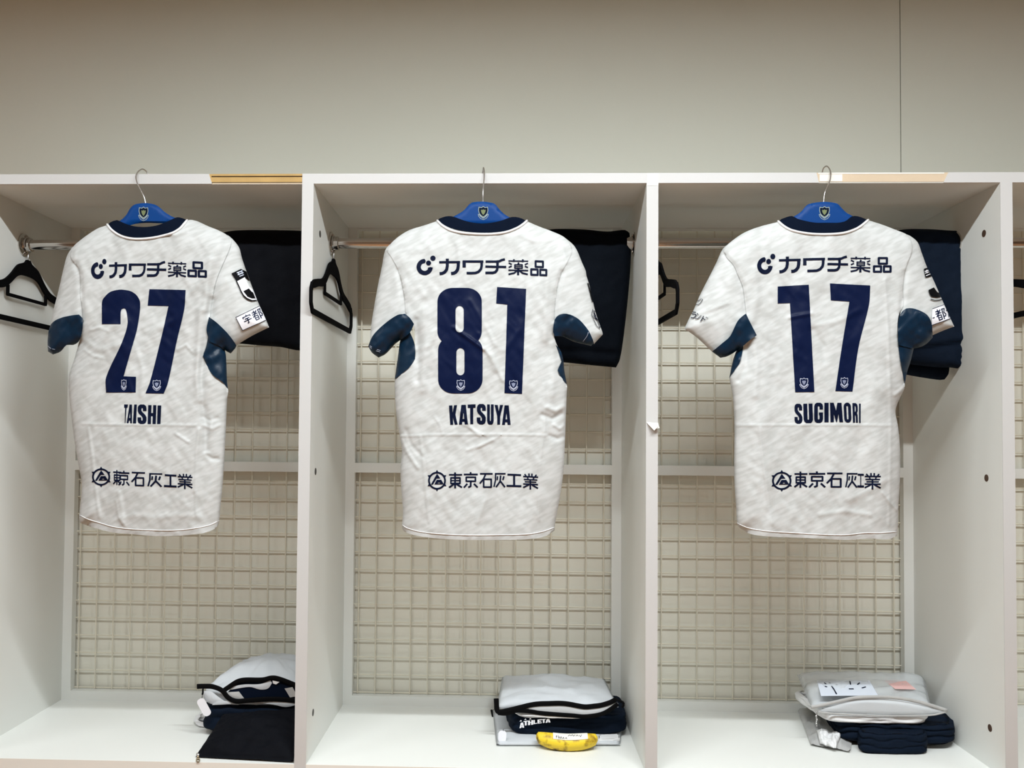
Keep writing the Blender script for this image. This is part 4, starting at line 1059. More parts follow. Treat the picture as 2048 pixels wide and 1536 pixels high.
# ------------------------------------------------------------------ blue hangers
def blue_hanger(top, arms, hook, crest, label):
    yc = Y0 + 0.002
    base = at(hook[0][0], hook[0][1], yc)
    t = thing('blue_hanger', base, label, 'clothes hanger', 'blue hangers with a crest')
    v, f = region([smooth(np.array(top + arms, float), 5, 40)], 6)
    rim = np.array(top + arms, float)
    rim = smooth(rim, 5, 40)

    def face(sgn):
        def g(Pp):
            d = np.minimum(dist_poly(Pp, rim) / 4.0, 1)
            return at(Pp[:, 0], Pp[:, 1], yc + sgn * (0.003 + 0.004 * np.sqrt(np.maximum(0, 1 - (1 - d) ** 2))))
        return g
    body = MB().solid(v, f, face(-1), face(1)).build('body', M['blue'], t, shade=40)
    o, i, sh = crest_polys(*crest)
    for nm, polys, m, lf in (('crest_ground', sh, 'crest_navy', .0002), ('crest_figure', i, 'crest_gold', .0005), ('crest_outline', o, 'crest_line', .0006)):
        v, f = region(polys, 2.5, grid=False)
        MB().solid(v, f, lambda Pp: at(Pp[:, 0], Pp[:, 1], yc - .007 - lf), lambda Pp: at(Pp[:, 0], Pp[:, 1], yc - .007 + .0004)).build(nm, M[m], body, shade=False)
    hp = [at(x, y, yy) for x, y, yy in hook]
    hp = smooth3(hp)
    MB().tube(hp, 0.0015, 8).build('hook', M['steel'], t)
    return t


def smooth3(pts, n=5):
    P = np.asarray(pts, float)
    out = []
    for i in range(len(P) - 1):
        p0, p1, p2, p3 = P[max(i - 1, 0)], P[i], P[i + 1], P[min(i + 2, len(P) - 1)]
        for j in range(n):
            t = j / n
            out.append(0.5 * ((2 * p1) + (-p0 + p2) * t + (2 * p0 - 5 * p1 + 4 * p2 - p3) * t * t + (-p0 + 3 * p1 - 3 * p2 + p3) * t ** 3))
    out.append(P[-1])
    return np.array(out)


yc = Y0 + 0.002
HL = 'blue plastic hanger with a crest, inside the jersey numbered '
blue_hanger([(242, 440), (253, 429), (260, 417), (266.4, 410.5), (272.5, 408), (290.6, 406), (309, 409), (318, 414), (330, 424.5), (342, 432), (354, 437)],
            [(400, 452), (440, 470), (466, 488), (462, 496), (430, 484), (380, 464), (340, 448), (318, 446.5), (288, 446), (262, 450), (225, 466), (175, 488), (152, 506), (147, 500), (170, 482), (210, 458)],
            [(291, 412, yc), (290.6, 404, yc), (287.6, 392, yc), (281.5, 380, -0.022), (274.5, 366, -0.016), (272, 354, -0.010), (276, 344, -0.003), (284.6, 338.5, 0.008), (292, 342, 0.016), (296.5, 351, 0.0195), (297, 356, 0.0195)], (287, 427.5, 20, 27), HL + '27')
blue_hanger([(907, 433), (920, 426), (930, 418.5), (938, 409), (944, 405), (965.6, 403.2), (987.5, 406.6), (992, 410), (998.5, 418.5), (1009, 428.5), (1022, 436)],
            [(1070, 456), (1110, 474), (1140, 494), (1136, 502), (1100, 486), (1050, 466), (1010, 452), (966, 450), (920, 452), (880, 466), (830, 486), (788, 508), (783, 500), (820, 480), (870, 452)],
            [(965.6, 410, yc), (965.8, 402, yc), (966, 384, yc), (967.5, 366, -0.018), (968.6, 352, -0.010), (968, 341, -0.003), (967, 335.5, 0.008), (966, 339, 0.016), (965, 349, 0.0195), (965, 356, 0.0195)], (966.5, 425.8, 21, 26), HL + '81')
blue_hanger([(1587.5, 433), (1602.5, 423), (1614, 410), (1629, 405.5), (1651, 403.7), (1674, 407), (1681, 413.5), (1692.5, 425), (1707.5, 433), (1716, 437)],
            [(1760, 456), (1795, 470), (1822, 488), (1818, 496), (1785, 484), (1740, 466), (1690, 450), (1650, 449), (1610, 450), (1560, 464), (1505, 484), (1462, 508), (1456, 501), (1495, 478), (1550, 452)],
            [(1647, 410, yc), (1647.3, 403, yc), (1649, 388, yc), (1651.8, 380, -0.024), (1657, 369, -0.018), (1660.6, 357, -0.012), (1661.2, 345, -0.005), (1657.5, 336, 0.003), (1652.5, 332.5, 0.010), (1647, 336.8, 0.016), (1644.5, 345, 0.0195), (1644.5, 354, 0.0195)], (1649, 426, 22, 26), HL + '17')


# ------------------------------------------------------------------ black hangers by the left sides of the bays
def black_hanger(x, y, zrod, ang, label, name='velvet_hanger'):
    """flat black hanger whose hook sits on the clothes rail; ang turns it about the vertical (0 = across the rail)"""
    t = thing(name, (x, y, zrod), label, 'clothes hanger', 'black velvet hangers')
    c, s = math.cos(ang), math.sin(ang)
    ztop = zrod - 0.052

    def place(q, off):
        return np.stack([x - s * q[:, 0] + c * off, y + c * q[:, 0] + s * off, ztop + q[:, 1]], -1)
    arch = [(-.014, .004), (-.007, .012), (.007, .012), (.014, .004), (.045, -.008), (.075, -.036), (.105, -.056), (.150, -.066), (.195, -.077), (.208, -.090), (.203, -.097), (.150, -.084), (.105, -.076), (.080, -.062), (.045, -.036), (0, -.030),
            (-.045, -.036), (-.080, -.062), (-.105, -.076), (-.150, -.084), (-.203, -.097), (-.208, -.090), (-.195, -.077), (-.150, -.066), (-.105, -.056), (-.075, -.036), (-.045, -.008)]
    frame = bars([([(.203, -.086), (.214, -.102), (.214, -.132), (.200, -.150), (-.200, -.150), (-.214, -.132), (-.214, -.102), (-.203, -.086)], .0125)])
    frame[0:0] = [smooth(np.array(arch), .01, 70)]
    v, f = region(frame, 0.008, grid=False)
    MB().solid(v, f, lambda q: place(q, -.0028), lambda q: place(q, .0028)).build('frame', M['black_velvet'], t, shade=40)
    bar = bars([([(.086, -.066), (.086, -.090), (-.086, -.090), (-.086, -.066)], .008)])
    v, f = region(bar, 0.008, grid=False)
    MB().solid(v, f, lambda q: place(q, -.0024), lambda q: place(q, .0024)).build('trouser_bar', M['black_velvet'], t, shade=40)
    r = 0.0196
    hk = [(0, .010), (0, .026)] + [(r * math.sin(a), .052 - r * math.cos(a)) for a in np.radians(np.linspace(25, 300, 12))]
    hk = np.array(hk)
    MB().tube(smooth3(place(hk, 0.0), 3), 0.0016, 8).build('hook', M['steel'], t)
    return t


black_hanger(-P + 0.012, RODY, ROD_Z[0], 0.0, 'black velvet hanger on the rail at the far left, beside the jersey numbered 27')
black_hanger(0.0080, RODY, ROD_Z[1], -0.03, 'black velvet hanger on the rail beside the jersey numbered 81')
black_hanger(P + 0.030, RODY, ROD_Z[2], 0.05, 'black velvet hanger half hidden by the divider beside the jersey numbered 17')
black_hanger(2 * P + 0.026, RODY, ROD_Z[3], 0.03, 'black velvet hanger in the cut-off bay at the right edge')


# ------------------------------------------------------------------ dark shorts folded over the rails
def over_rail(name, outline, y, label, m, seed, thick=0.020, R=16, extra=None, group='dark shorts folded over the rails'):
    out = smooth(np.array(outline, float), 7, 40)
    c = out.mean(0)
    t = thing(name, at(c[0], out[:, 1].max(), y), label, 'shorts', group)
    v, f = region([out], 7)

    def Yo(Pp, sg):
        d = np.minimum(dist_poly(Pp, out) / R, 1)
        b = thick * np.sqrt(np.maximum(0, 1 - (1 - d) ** 2))
        n = 0.004 * vnoise(Pp[:, 0] / 22, Pp[:, 1] / 90, seed) * d + 0.002 * vnoise((Pp[:, 0] + Pp[:, 1]) / 15, (Pp[:, 1] - Pp[:, 0]) / 30, seed + 1) * d
        if extra is not None and sg < 0:
            n = n + extra(Pp) * d
        return y + sg * b - (n if sg < 0 else 0)
    MB().solid(v, f, lambda q: at(q[:, 0], q[:, 1], Yo(q, -1)), lambda q: at(q[:, 0], q[:, 1], Yo(q, 1))).build('cloth', m, t)
    return t


def ridges(lines):
    def g(Pp):
        z = np.zeros(len(Pp))
        for pts, wd, am in lines:
            z += am * np.exp(-(dist_poly(Pp, pts, False) / wd) ** 2)
        return z
    return g


YS = RODY
over_rail('folded_shorts', [(440, 466), (470, 461), (530, 460), (590, 461), (628, 463), (630, 580), (628, 696), (600, 701), (560, 694), (510, 690), (460, 684), (438, 676), (432, 560)], YS, 'black shorts folded over the rail behind the right sleeve of the jersey numbered 27', M['black_cloth'], 3)
o81 = over_rail('folded_shorts', [(1085, 462), (1110, 458), (1170, 459), (1215, 463), (1250, 460), (1259, 466), (1262, 500), (1259, 560), (1250, 650), (1240, 718), (1232, 735), (1200, 732), (1150, 727), (1110, 722), (1086, 715), (1080, 590)], YS, 'near-black navy shorts folded over the rail behind the jersey numbered 81', M['dark_cloth'], 5, extra=ridges([([(1100, 700), (1180, 703), (1240, 708)], 5, -.008), ([(1090, 690), (1180, 693), (1243, 698)], 7, .003)]))
over_rail('folded_shorts', [(1780, 470), (1800, 460), (1850, 458), (1900, 461), (1928, 462), (1931, 480), (1932, 530), (1938, 600), (1943, 650), (1942, 690), (1938, 700), (1941, 715), (1941, 734), (1925, 738), (1900, 735), (1880, 735), (1830, 730), (1790, 724), (1778, 600)], YS - .004, 'dark navy shorts folded over the rail behind the jersey numbered 17', M['navy_cloth'], 7,
          extra=ridges([([(1800, 704), (1860, 696), (1942, 684)], 5, -.010), ([(1800, 690), (1860, 683), (1942, 672)], 9, .005), ([(1919, 700), (1922, 735)], 3, -.006)]))
over_rail('folded_cloth', [(1800, 722), (1850, 728), (1899, 734), (1897, 748), (1889, 759), (1880, 760), (1850, 756), (1815, 750), (1790, 745)], YS + .028, 'navy cloth hanging below the dark navy shorts behind the jersey numbered 17', M['navy_cloth'], 8, thick=.008, R=8, group='dark cloths on the rail of the third bay')


# ------------------------------------------------------------------ soft things on the seats
def g(px, py, z=0.0):
    return at_z(px, py, z)


def soft_block(name, c4, z0, z1, m, parent=None, layers=0, seed=0, puff=0.0, rough=0.003, lay_amp=0.035, sq=7.0, n=96):
    """folded cloth: rounded block over the quad c4 (front left, front right, back right, back left), with fold layers round its sides"""
    c4 = np.array([[p[0], p[1]] for p in c4], float)
    prof = [(0.0, 0.0), (.35, 0), (.7, 0), (.92, 0)]
    k = 9 + layers * 8
    for i in range(k + 1):
        t = i / k
        r = 1 - 0.05 * abs(2 * t - 1) ** 6
        if layers:
            pass
        prof.append((r, t))
    prof += [(.92, 1.0), (.8, 1), (.65, 1), (.5, 1), (.33, 1), (.16, 1), (0, 1)]
    a = np.arange(n) / n * 2 * math.pi + math.pi / n
    ca, sa = np.cos(a), np.sin(a)
    den = (np.abs(ca) ** sq + np.abs(sa) ** sq) ** (1 / sq)
    U, V = ca / den, sa / den
    verts, faces = [], []
    for j, (r, t) in enumerate(prof):
        if layers and r > .93:
            te = np.clip(t + .55 / layers * vnoise(a * 2.2, np.full(n, t * 1.5), seed + 12) * (4 * t * (1 - t)), 0, 1)
            r = r - lay_amp * np.abs(np.cos(math.pi * layers * te)) ** 6
        u, v = U * r, V * r
        s, w = (u + 1) / 2, (v + 1) / 2
        q = c4[0] * ((1 - s) * (1 - w))[:, None] + c4[1] * (s * (1 - w))[:, None] + c4[2] * (s * w)[:, None] + c4[3] * ((1 - s) * w)[:, None]
        zt = z1 + puff * (1 - np.clip(np.abs(u), 0, 1) ** 2.5) * (1 - np.clip(np.abs(v), 0, 1) ** 2.5)
        zt = zt + rough * vnoise(q[:, 0] * 28, q[:, 1] * 40, seed) + 0.4 * rough * vnoise(q[:, 0] * 80 + q[:, 1] * 60, q[:, 1] * 110 - q[:, 0] * 40, seed + 3)
        z = z0 + (zt - z0) * t + (rough * .6 * vnoise(a * 6, np.full(n, t * 5), seed + 5) * (1 if 0 < t < 1 else 0))
        z = np.maximum(z, z0)
        dr = 1 + 0.010 * vnoise(a * 5, np.full(n, t * (layers + 1) * 2.1), seed + 8) * (np.max(r) > .85)
        cc = c4.mean(0)
        q = cc + (q - cc) * dr[:, None]
        verts += [(x, y, zz) for (x, y), zz in zip(q, z)]
    for j in range(len(prof) - 1):
        for i in range(n):
            p, q = j * n + i, j * n + (i + 1) % n
            faces.append((p, q, q + n, p + n))
    return MB().add(verts, faces).build(name, m, parent)


def pillow(name, c, thick, m, parent=None, seed=0, n=30, rough=0.004, ex=4.0, wr=1.0):
    """a soft flat bag between four corners (front left, front right, back right, back left)"""
    c = np.array(c, float)
    t = np.linspace(0, 1, n)
    u, v = np.meshgrid(t, t)
    u, v = u.ravel(), v.ravel()
    S = c[0] * ((1 - u) * (1 - v))[:, None] + c[1] * (u * (1 - v))[:, None] + c[2] * (u * v)[:, None] + c[3] * ((1 - u) * v)[:, None]
    N = np.cross(c[1] - c[0], c[3] - c[0])
    N /= np.linalg.norm(N)
    e = np.sqrt(np.maximum(0, 1 - np.abs(2 * u - 1) ** ex)) * np.sqrt(np.maximum(0, 1 - np.abs(2 * v - 1) ** ex))
    nz = rough * (vnoise(u * 5 * wr, v * 4 * wr, seed) + .5 * vnoise(u * 11 * wr + v * 6, v * 9 * wr - u * 5, seed + 2) + .25 * vnoise(u * 24 * wr, v * 20 * wr, seed + 4))
    A = S + N * (e * thick + nz * (0.25 + .75 * e))[:, None]
    B = S - N * (e * thick * .5)[:, None] + N * (nz * .25)[:, None] * (1 - e)[:, None]
    verts = list(A) + list(B)
    F = []
    k = n * n
    for j in range(n - 1):
        for i in range(n - 1):
            a = j * n + i
            F.append((a, a + 1, a + n + 1, a + n))
            F.append((a + k, a + n + k, a + n + 1 + k, a + 1 + k))
    rim = [(i, i + 1) for i in range(n - 1)] + [(i * n + n - 1, (i + 1) * n + n - 1) for i in range(n - 1)] + [(n * n - 1 - i, n * n - 2 - i) for i in range(n - 1)] + [((n - 1 - i) * n, (n - 2 - i) * n) for i in range(n - 1)]
    for a, b in rim:
        F.append((a, a + k, b + k, b))
    return MB().add(verts, F).build(name, m, parent)


def sheet_px(name, poly, Y, m, parent, th=0.0016, bow=0.0, step=4.0, holes=()):
    """a thin upright flap whose outline the photograph shows, standing at depth Y"""
    P0 = smooth(np.array(poly, float), 4, 50)
    v, f = region([P0], step, holes)
    fy = lambda q: Y - bow * np.minimum(dist_poly(q, P0) / 7, 1)
    return MB().solid(v, f, lambda q: at(q[:, 0], q[:, 1], fy(q)), lambda q: at(q[:, 0], q[:, 1], fy(q) + th)).build(name, m, parent, shade=50)


def strip_px(name, pts, Y, r, m, parent, flat=1.0):
    p = smooth3([at(x, y, yy if yy is not None else Y) for x, y, yy in [(q + (None,))[:3] for q in pts]], 5)
    return MB().tube(p, r, 10, flat=(1.0, flat, (0, 0, 1))).build(name, m, parent)


def tag_px(cx, cy, w, h, ang, Y, parent, name='label_tag'):
    q = _rr(-w / 2, -h / 2, w / 2, h / 2, w * .42, w * .42, 5)
    c, s = math.cos(ang), math.sin(ang)
    q = np.stack([cx + q[:, 0] * c - q[:, 1] * s, cy + q[:, 0] * s + q[:, 1] * c], -1)
    v, f = region([q], 3, grid=False)
    return MB().solid(v, f, lambda z: at(z[:, 0], z[:, 1], Y), lambda z: at(z[:, 0], z[:, 1], Y + .0012)).build(name, M['white_tag'], parent, shade=False)


def thing_at(name, p, *a):
    return thing(name, (p[0], p[1], p[2]), *a)


XR1 = -T - .004          # right inner side of the first bay
# ---- first bay: black bag in front, navy clothes, white laundry bag on top
BAG_GROUP = 'zipped laundry bags on the seats'
fl = g(398, 1475)
yb = float(fl[1])
t = thing_at('folded_shirt', g(480, 1450), 'white folded cloth peeking out under the navy clothes in the first bay', 'clothes')
soft_block('cloth', [g(382, 1456), (XR1, g(382, 1456)[1]), (XR1, .40), (g(398, 1426)[0], .36)], 0, .011, M['white_cloth'], t, 1, 2)
t = thing_at('folded_shorts', g(500, 1470), 'navy folded shorts in the first bay, behind the flat black zip bag', 'shorts', 'navy folded clothes on the seats')
soft_block('cloth', [(fl[0], yb), (XR1, yb), (XR1, .40), (g(410, 1440)[0], .40)], .012, .078, M['navy_cloth'], t, 2, 5, rough=.004)
sheet_px('print', [(447, 1437), (450, 1430), (457, 1428), (458, 1432), (452, 1436)], yb - .004, M['print_white'], t)
t = thing_at('laundry_bag', g(500, 1440), 'white mesh bag with open black zip and oval tag, in the first bay', 'bag', BAG_GROUP)
bl1 = at_z(399, 1396, .082)
soft_block('body', [(bl1[0], yb + .004), (XR1, yb + .004), (XR1, .41), (bl1[0] + .055, .41)], .080, .106, M['mesh_bag'], t, 0, 11, puff=.060, rough=.008, sq=4)
yf = yb - .006
sheet_px('mouth', [(452, 1388), (476, 1366), (500, 1362), (545, 1358), (566, 1362), (596, 1372), (600, 1402), (548, 1399), (500, 1402), (474, 1404)], yf + .003, M['navy_rib'], t)
sheet_px('inner_lip', [(446, 1382), (462, 1374), (487, 1369), (520, 1368), (541, 1360.5), (544, 1366), (536, 1377), (520, 1379), (500, 1374), (470, 1378)], yf + .001, M['mesh_bag'], t, bow=.002)
sheet_px('inner_lip', [(443, 1385), (478, 1383), (484, 1391), (490, 1399), (474, 1402), (462, 1398)], yf + .001, M['grey_bag'], t, bow=.002)
sheet_px('lower_lip', [(424, 1410), (430, 1404), (455, 1402), (480, 1405), (530, 1404), (570, 1402), (592, 1404), (600, 1404), (600, 1408), (572, 1414), (545, 1409), (500, 1405), (450, 1409)], yf, M['mesh_bag'], t, bow=.003)
sheet_px('side_fold', [(404, 1382), (420, 1382), (440, 1396), (452, 1404), (424, 1408), (410, 1400)], yf + .002, M['mesh_bag'], t, bow=.003)
strip_px('zip', [(394, 1373), (410, 1372.5), (426, 1373.5), (444, 1381), (456, 1395), (473, 1402.5), (500, 1400.5), (548, 1398), (600, 1402)], yf - .003, .0062, M['black_zip'], t, .28)
strip_px('zip', [(446, 1382), (462, 1371), (476, 1362.5), (492, 1359.5), (524, 1359.5), (545, 1355.5), (564, 1359.5), (600, 1374)], yf - .002, .0058, M['black_zip'], t, .28)
sheet_px('paper_scrap', [(545, 1361), (559, 1364), (552, 1369), (546, 1367)], yf - .001, M['white_cloth'], t)
sheet_px('paper_scrap', [(569, 1377), (585, 1374), (590, 1384), (592, 1393), (580, 1395), (574, 1385)], yf - .001, M['grey_bag'], t)
strip_px('zip_pull', [(406, 1378), (405.5, 1386), (404.5, 1389)], yf - .008, .0022, M['black_zip'], t)
strip_px('string', [(405, 1389), (404, 1395), (401, 1402)], yf - .008, .0007, M['pen'], t)
tag_px(408, 1414.5, 17, 38, -.50, yf - .009, t)
yk = float(g(391, 1512)[1])
t = thing_at('zip_bag', g(480, 1520), 'flat black zip bag leaning on the navy clothes at the front of the first bay', 'bag', BAG_GROUP)
pillow('body', [g(391, 1513, .004), (XR1, max(g(560, 1528)[1], .006), .004), (XR1, yb - .022, .086), at(446, 1428, yb - .022)], .016, M['black_cloth'], t, 21, rough=.007)
pl = MB()
zp = np.array([at(x, y, yk - .010) for x, y in ((396, 1507), (396.5, 1513))])
pl.tube(zp, .004, 10)
pl.build('zip_slider', M['steel'], t)
rng = bars([([(396, 1511), (396, 1520)], 5.0)]) + [disc(396, 1525, 4.2)]
v, f = region(rng, 2.5, [disc(396, 1525.5, 2.2)], grid=False)
MB().solid(v, f, lambda q: np.array([at_z(x, y - 5.5, .0035) for x, y in q]), lambda q: np.array([at_z(x, y - 5.5, .0012) for x, y in q])).build('zip_pull', M['brass'], t, shade=False)

# ---- middle bay: white bag below, navy shorts, white shirt, white bag on top, banana in front
XR2 = P - T - .004
t = thing_at('laundry_bag', g(1010, 1485), 'flat white mesh bag with a white tag, lowest of the pile behind the banana', 'bag', BAG_GROUP)
pillow('body', [g(993, 1490, .004), g(1240, 1490, .004), g(1248, 1424, .004), g(985, 1418, .004)], .008, M['mesh_bag'], t, 31, rough=.003)
y2 = float(g(1000, 1486)[1])
strip_px('zip', [(983, 1421, float(g(985, 1421)[1])), (984.5, 1428, float(g(986, 1428)[1])), (986, 1434, float(g(987, 1434)[1]))], .3, .003, M['black_zip'], t)
tag_px(1004.5, 1473, 16, 24, .06, y2 - .004, t)
strip_px('string', [(1007, 1462), (1006, 1459), (1009, 1458)], y2 - .004, .0006, M['pen'], t)
soft_block('corner_loop', [g(1196, 1489), g(1241, 1487), g(1238, 1476), g(1196, 1478)], .004, .012, M['white_cloth'], t, 1, 33, rough=.001)
t = thing_at('folded_shorts', g(1140, 1480), 'navy folded shorts with white lettering behind the banana', 'shorts', 'navy folded clothes on the seats')
n2 = g(1024, 1481)
n3 = g(1256, 1477)
soft_block('cloth', [n2, n3, (XR2, .40), (g(1004, 1430)[0], .38)], .010, .0560, M['navy_cloth'], t, 2, 35, rough=.003, lay_amp=.02)
yn = float(n2[1]) - .0035
gl = []
for ch, (x0, y0, x1, y1) in zip('ATHLETA', [(1039, 1445, 1048.5, 1456), (1047, 1441.5, 1056, 1451), (1056, 1440.5, 1066.5, 1450), (1067, 1439.5, 1074, 1448), (1075, 1438.5, 1083.5, 1447), (1083.5, 1438, 1091.5, 1446), (1091, 1437.5, 1101, 1445.5)]):
    gl.append((ch, [(x0, y0 + .8), (x1, y0 - .4), (x1, y1 - .8), (x0, y1 + .4)]))
ps, hs = text_regions(gl)
ps += [np.array([(1039, 1443), (1042, 1440), (1044, 1442.5)]), np.array([(1048.5, 1439.5), (1051, 1437), (1053, 1439.5)]), np.array([(1058, 1438.5), (1061, 1436.5), (1063, 1438.5)])]
v, f = region(ps, 3, hs, grid=False)
MB().solid(v, f, lambda q: at(q[:, 0], q[:, 1], yn), lambda q: at(q[:, 0], q[:, 1], yn + .001)).build('lettering', M['white_tag'], t, shade=False)
t = thing_at('folded_shirt', g(1110, 1470, .064), 'white folded shirt on the navy shorts with white lettering', 'clothes')
s2, s3 = at(1028, 1440, n2[1] - .004), at(1199, 1446, n2[1] - .004)
soft_block('cloth', [(s2[0], n2[1] - .007), (s3[0], n2[1] - .008), (s3[0] + .01, .38), (s2[0], .38)], .0570, .0695, M['white_cloth'], t, 1, 37, rough=.0015)
t = thing_at('laundry_bag', g(1110, 1470, .075), 'white mesh bag with wavy black zips, topmost of the pile behind the banana', 'bag', BAG_GROUP)
f2, f3, b3, b2 = at_z(993, 1419, .082), at_z(1233, 1403, .084), at_z(1214, 1372, .088), at_z(1004, 1364, .090)
pillow('body', [(f2[0], n2[1] - .002, .078), (f3[0], n2[1] + .01, .084), (b3[0], .41, .090), (b2[0], .41, .090)], .016, M['mesh_bag'], t, 39, rough=.006, ex=6)
yz = float(n2[1]) - .010
sheet_px('lower_lip', [(1045, 1419), (1063, 1411), (1098, 1409), (1133, 1408), (1168, 1415), (1204, 1411), (1230, 1401), (1237, 1407), (1212, 1423), (1195, 1429), (1168, 1432), (1116, 1428), (1080, 1425)], yz + .003, M['mesh_bag'], t, bow=.002)
strip_px('zip', [(992.5, 1397), (993, 1408), (994, 1420), (1000, 1424), (1020, 1420), (1042, 1414.5), (1063, 1409.5), (1080, 1407.5), (1098, 1407), (1120, 1406.5), (1140, 1408.5), (1168, 1413.5), (1190, 1412), (1204, 1410), (1220, 1405), (1231, 1399.5)], yz, .0062, M['black_zip'], t, .28)
strip_px('zip', [(996, 1426), (1012, 1427), (1030, 1422), (1045, 1421.5), (1062, 1423), (1081, 1426), (1116, 1429), (1145, 1431), (1168, 1433), (1195, 1430), (1212, 1424), (1236, 1408)], yz + .001, .0052, M['black_zip'], t, .28)
strip_px('strap', [(1229, 1397), (1238, 1401), (1246, 1405), (1247, 1411), (1243, 1414)], yz - .001, .003, M['black_zip'], t)

# banana
bc = g(1134, 1504)
yba = float(bc[1]) + .021
t = thing_at('banana', g(1134, 1498), 'ripe spotted banana with a paper note, lying on the seat of the middle bay', 'banana')
path, rad = [], []
lx, rx_ = float(at(1071.5, 1480, yba - .01)[0]), float(at(1197, 1482, yba - .01)[0])
cxm, hw = (lx + rx_) / 2, (rx_ - lx) / 2
for s_ in np.linspace(-1, 1, 29):
    r = 0.0190 * (1 - abs(s_) ** 3.6 * .42) if abs(s_) < .93 else 0.0190 * (1 - abs(s_) ** 3.6 * .42) * (1 - ((abs(s_) - .93) / .07) ** 2 * .55)
    path.append((cxm + hw * s_ * .985, yba - .012 * (1 - s_ * s_), 0.0200 + .0060 * s_ * s_ * (1.3 if s_ < 0 else .9)))
    rad.append(r)
path = np.array(path)
rad = np.array(rad)


def ban(s_, a):
    """surface of the banana at s_ (-1..1) and angle a (0 = towards the viewer, 90 = up)"""
    x = (np.asarray(s_) + 1) / 2 * 28
    c = np.stack([np.interp(x, np.arange(29), path[:, k]) for k in range(3)], -1)
    r = np.interp(x, np.arange(29), rad)
    a = np.asarray(a, float)
    rr = r * (1 + .035 * np.cos(5 * a))
    return c + np.stack([0 * rr, -rr * np.cos(a), rr * np.sin(a)], -1)


def patch(s0, s1, a0, a1, lift, ns=24, na=8):
    S, A = np.meshgrid(np.linspace(s0, s1, ns), np.radians(np.linspace(a0, a1, na)))
    q = ban(S.ravel(), A.ravel())
    c = np.stack([np.interp((S.ravel() + 1) / 2 * 28, np.arange(29), path[:, k]) for k in range(3)], -1)
    nrm = (q - c) / np.linalg.norm(q - c, axis=1)[:, None]
    return q + nrm * lift


vb, fb = [], []
nb = 30
SS = np.linspace(-1, 1, 57)
for s_ in SS:
    vb += list(ban(np.full(nb, s_), np.arange(nb) / nb * 2 * math.pi))
for j in range(len(SS) - 1):
    for i in range(nb):
        fb.append((j * nb + i, j * nb + (i + 1) % nb, (j + 1) * nb + (i + 1) % nb, (j + 1) * nb + i))
fb += [tuple(range(nb)), tuple((len(SS) - 1) * nb + i for i in range(nb))]
MB().add(vb, fb).build('skin', M['banana'], t)
ns, na = 30, 10
A1, B1 = patch(-.46, .66, 34, 105, .0012, ns, na), patch(-.46, .66, 34, 105, .0004, ns, na)
F = []
for j in range(na - 1):
    for i in range(ns - 1):
        a = j * ns + i
        F += [(a, a + 1, a + ns + 1, a + ns), (a + ns * na, a + ns + ns * na, a + ns + 1 + ns * na, a + 1 + ns * na)]
note = MB().add(list(A1) + list(B1), F).build('paper_note', M['paper'], t)
pen = MB()
for s0, strokes in ((-.36, [[(0, 0), (.02, 20)], [(-.015, 14), (.03, 15)]]), (-.29, [[(0, 0), (0, 22)], [(0, 8), (.03, 12), (.035, 0)]]), (-.22, [[(0, 0), (0, 12), (.03, 12), (.03, 0)]]), (-.16, [[(0, 0), (.03, 12), (.05, 0)]]), (-.08, [[(0, 4), (.04, 10), (.06, 2)]]),
                    (.02, [[(0, 20), (.05, 30), (.09, 22)]]), (.12, [[(0, 22), (.04, 32), (.08, 20), (.13, 30)]]), (.27, [[(0, 20), (.05, 28), (.08, 18)]]), (.38, [[(0, 26), (.04, 14), (.08, 28)]])):
    for st in strokes:
        pp = np.array(st, float)
        q = []
        for i in range(len(pp) - 1):
            for u in np.linspace(0, 1, 5):
                w = pp[i] + (pp[i + 1] - pp[i]) * u
                q.append(patch(s0 + w[0], s0 + w[0] + .001, 40 + w[1], 40.1 + w[1], .0016, 2, 2)[0])
        pen.tube(q, .0006, 6)
pen.build('handwriting', M['pen'], note)

# ---- third bay: grey mesh bag, two navy piles, ivory cloth, clear pouch with cards
t = thing_at('laundry_bag', g(1640, 1485), 'crumpled grey mesh bag at the left of the navy pile in the third bay', 'bag', BAG_GROUP)
pillow('body', [g(1622, 1488, .006), g(1700, 1502, .006), g(1720, 1405, .006), g(1588, 1402, .006)], .012, M['grey_bag'], t, 51, rough=.007, wr=1.4)
pillow('hem', [g(1640, 1487, .012), g(1672, 1497, .012), g(1684, 1468, .020), g(1632, 1460, .020)], .008, M['white_cloth'], t, 53, rough=.006)
t = thing_at('folded_trousers', g(1800, 1500), 'larger navy folded pile under the ivory cloth in the third bay', 'clothes', 'navy folded clothes on the seats')
c1, c2 = g(1680, 1494), g(1914, 1503)
soft_block('cloth', [c1, (c2[0], c2[1]), (g(1890, 1445)[0], .36), (g(1612, 1412)[0], .40)], .012, .0585, M['navy_cloth'], t, 3, 55, rough=.004, lay_amp=.045)
t = thing_at('folded_shirt', g(1785, 1510), 'smaller navy folded cloth with rolled layers at the front of the third bay', 'clothes', 'navy folded clothes on the seats')
d1, d2 = g(1719, 1509), g(1856, 1511)
soft_block('cloth', [d1, d2, (g(1850, 1480)[0], d2[1] + .1), (g(1712, 1480)[0], d1[1] + .1)], .001, .048, M['navy_cloth'], t, 3, 57, rough=.003, lay_amp=.06)
t = thing_at('folded_cloth', g(1750, 1480, .074), 'ivory folded cloth between the clear pouch and the navy pile in the third bay', 'clothes')
e1, e2 = at(1650, 1440, c1[1]), at(1864, 1442, c1[1])
soft_block('cloth', [(e1[0], c1[1] - .008), (e2[0], c1[1] - .008), (e2[0] - .01, .36), (e1[0] - .02, .38)], .0595, .080, M['white_cloth'], t, 1, 59, rough=.002)
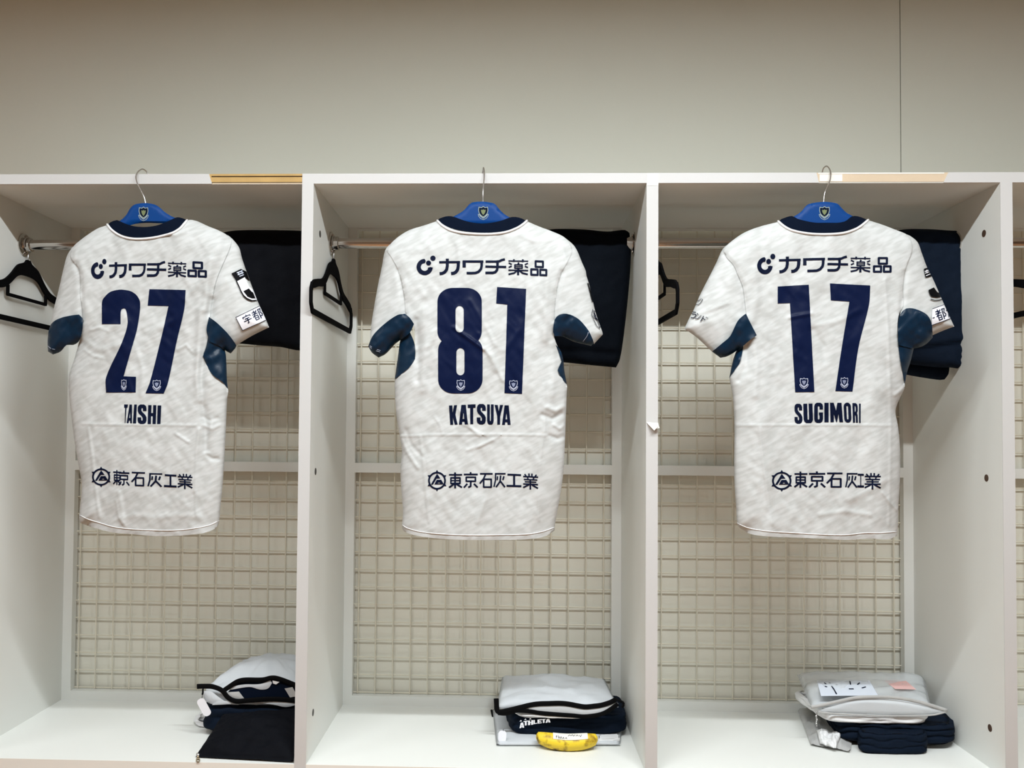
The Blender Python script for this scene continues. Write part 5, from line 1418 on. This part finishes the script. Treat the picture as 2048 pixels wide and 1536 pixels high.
t = thing_at('clear_pouch', g(1750, 1480, .09), 'clear zip pouch holding cards on top of the pile in the third bay', 'pouch')
yp = float(c1[1]) - .004
p1, p2 = at(1623, 1420, yp), at(1892, 1424, yp)
q1, q2 = at(1604, 1380, .36), at(1860, 1386, .36)
pillow('body', [(p1[0], yp, .096), (p2[0] - .03, yp + .01, .094), (q2[0], .39, .112), (q1[0], .40, .112)], .022, M['vinyl'], t, 61, rough=.006, ex=5)
sheet_px('lower_lip', [(1638, 1421), (1680, 1406), (1722, 1398), (1765, 1398), (1800, 1402), (1850, 1411), (1893, 1420), (1895, 1423), (1885, 1428), (1850, 1431), (1760, 1431), (1700, 1427.5)], yp - .004, M['vinyl'], t, bow=.004)
strip_px('zip', [(1622, 1414), (1640, 1411), (1680, 1402), (1700, 1397.5), (1722, 1394.5), (1765, 1394), (1800, 1396.5), (1830, 1402), (1860, 1410), (1894, 1421)], yp - .007, .0042, M['grey_bag'], t, .6)
strip_px('zip', [(1637, 1424), (1660, 1426.5), (1700, 1429), (1760, 1431.5), (1850, 1431), (1880, 1427), (1895, 1421.5)], yp - .007, .0022, M['grey_bag'], t, .6)
ch = MB()
for i, yy in enumerate(np.linspace(1424, 1451, 8)):
    p = at(1633 + .6 * math.sin(i * 2), yy, yp - .012)
    ch.tube([p + np.array([0, 0, .0022]), p - np.array([0, 0, .0022])], [.0016, .0016] if i % 2 else [.0024, .0024], 8)
ch.build('zip_pull', M['steel'], t)


def card(name, pts, z, m, label, marks=()):
    q = np.array([at_z(x, y, z)[:2] for x, y in pts])
    v, f = region([q], .02, grid=False)
    o = thing_at(name, (q[:, 0].mean(), q[:, 1].mean(), z), label, 'card')
    MB().solid(v, f, lambda k: np.stack([k[:, 0], k[:, 1], np.full(len(k), z + .0006)], -1), lambda k: np.stack([k[:, 0], k[:, 1], np.full(len(k), z)], -1)).build('sheet', m, o, shade=False)
    if marks:
        mb = MB()
        for a, b in marks:
            mb.tube([at_z(*a, z + .0012), at_z(*b, z + .0012)], .0016, 6)
        mb.build('marks', M['print_dark'], o)
    return o


card('printed_card', [(1634, 1362), (1738, 1360), (1756, 1391), (1642, 1392)], .1255, M['paper_blue'], 'pale blue card with dark marks inside the clear pouch',
     [((1649, 1366), (1652, 1368)), ((1658, 1366), (1661, 1367)), ((1663, 1372), (1668, 1379)), ((1668, 1379), (1673, 1388)), ((1700, 1363), (1701, 1369)), ((1715, 1369), (1719, 1366)), ((1724, 1376), (1731, 1374)), ((1698, 1378), (1707, 1378)), ((1650, 1373), (1654, 1374)), ((1672, 1369), (1675, 1370))])
card('pink_card', [(1768, 1361), (1812, 1362), (1832, 1379), (1790, 1378)], .1235, M['pink'], 'pink card beside the pale blue card inside the clear pouch')
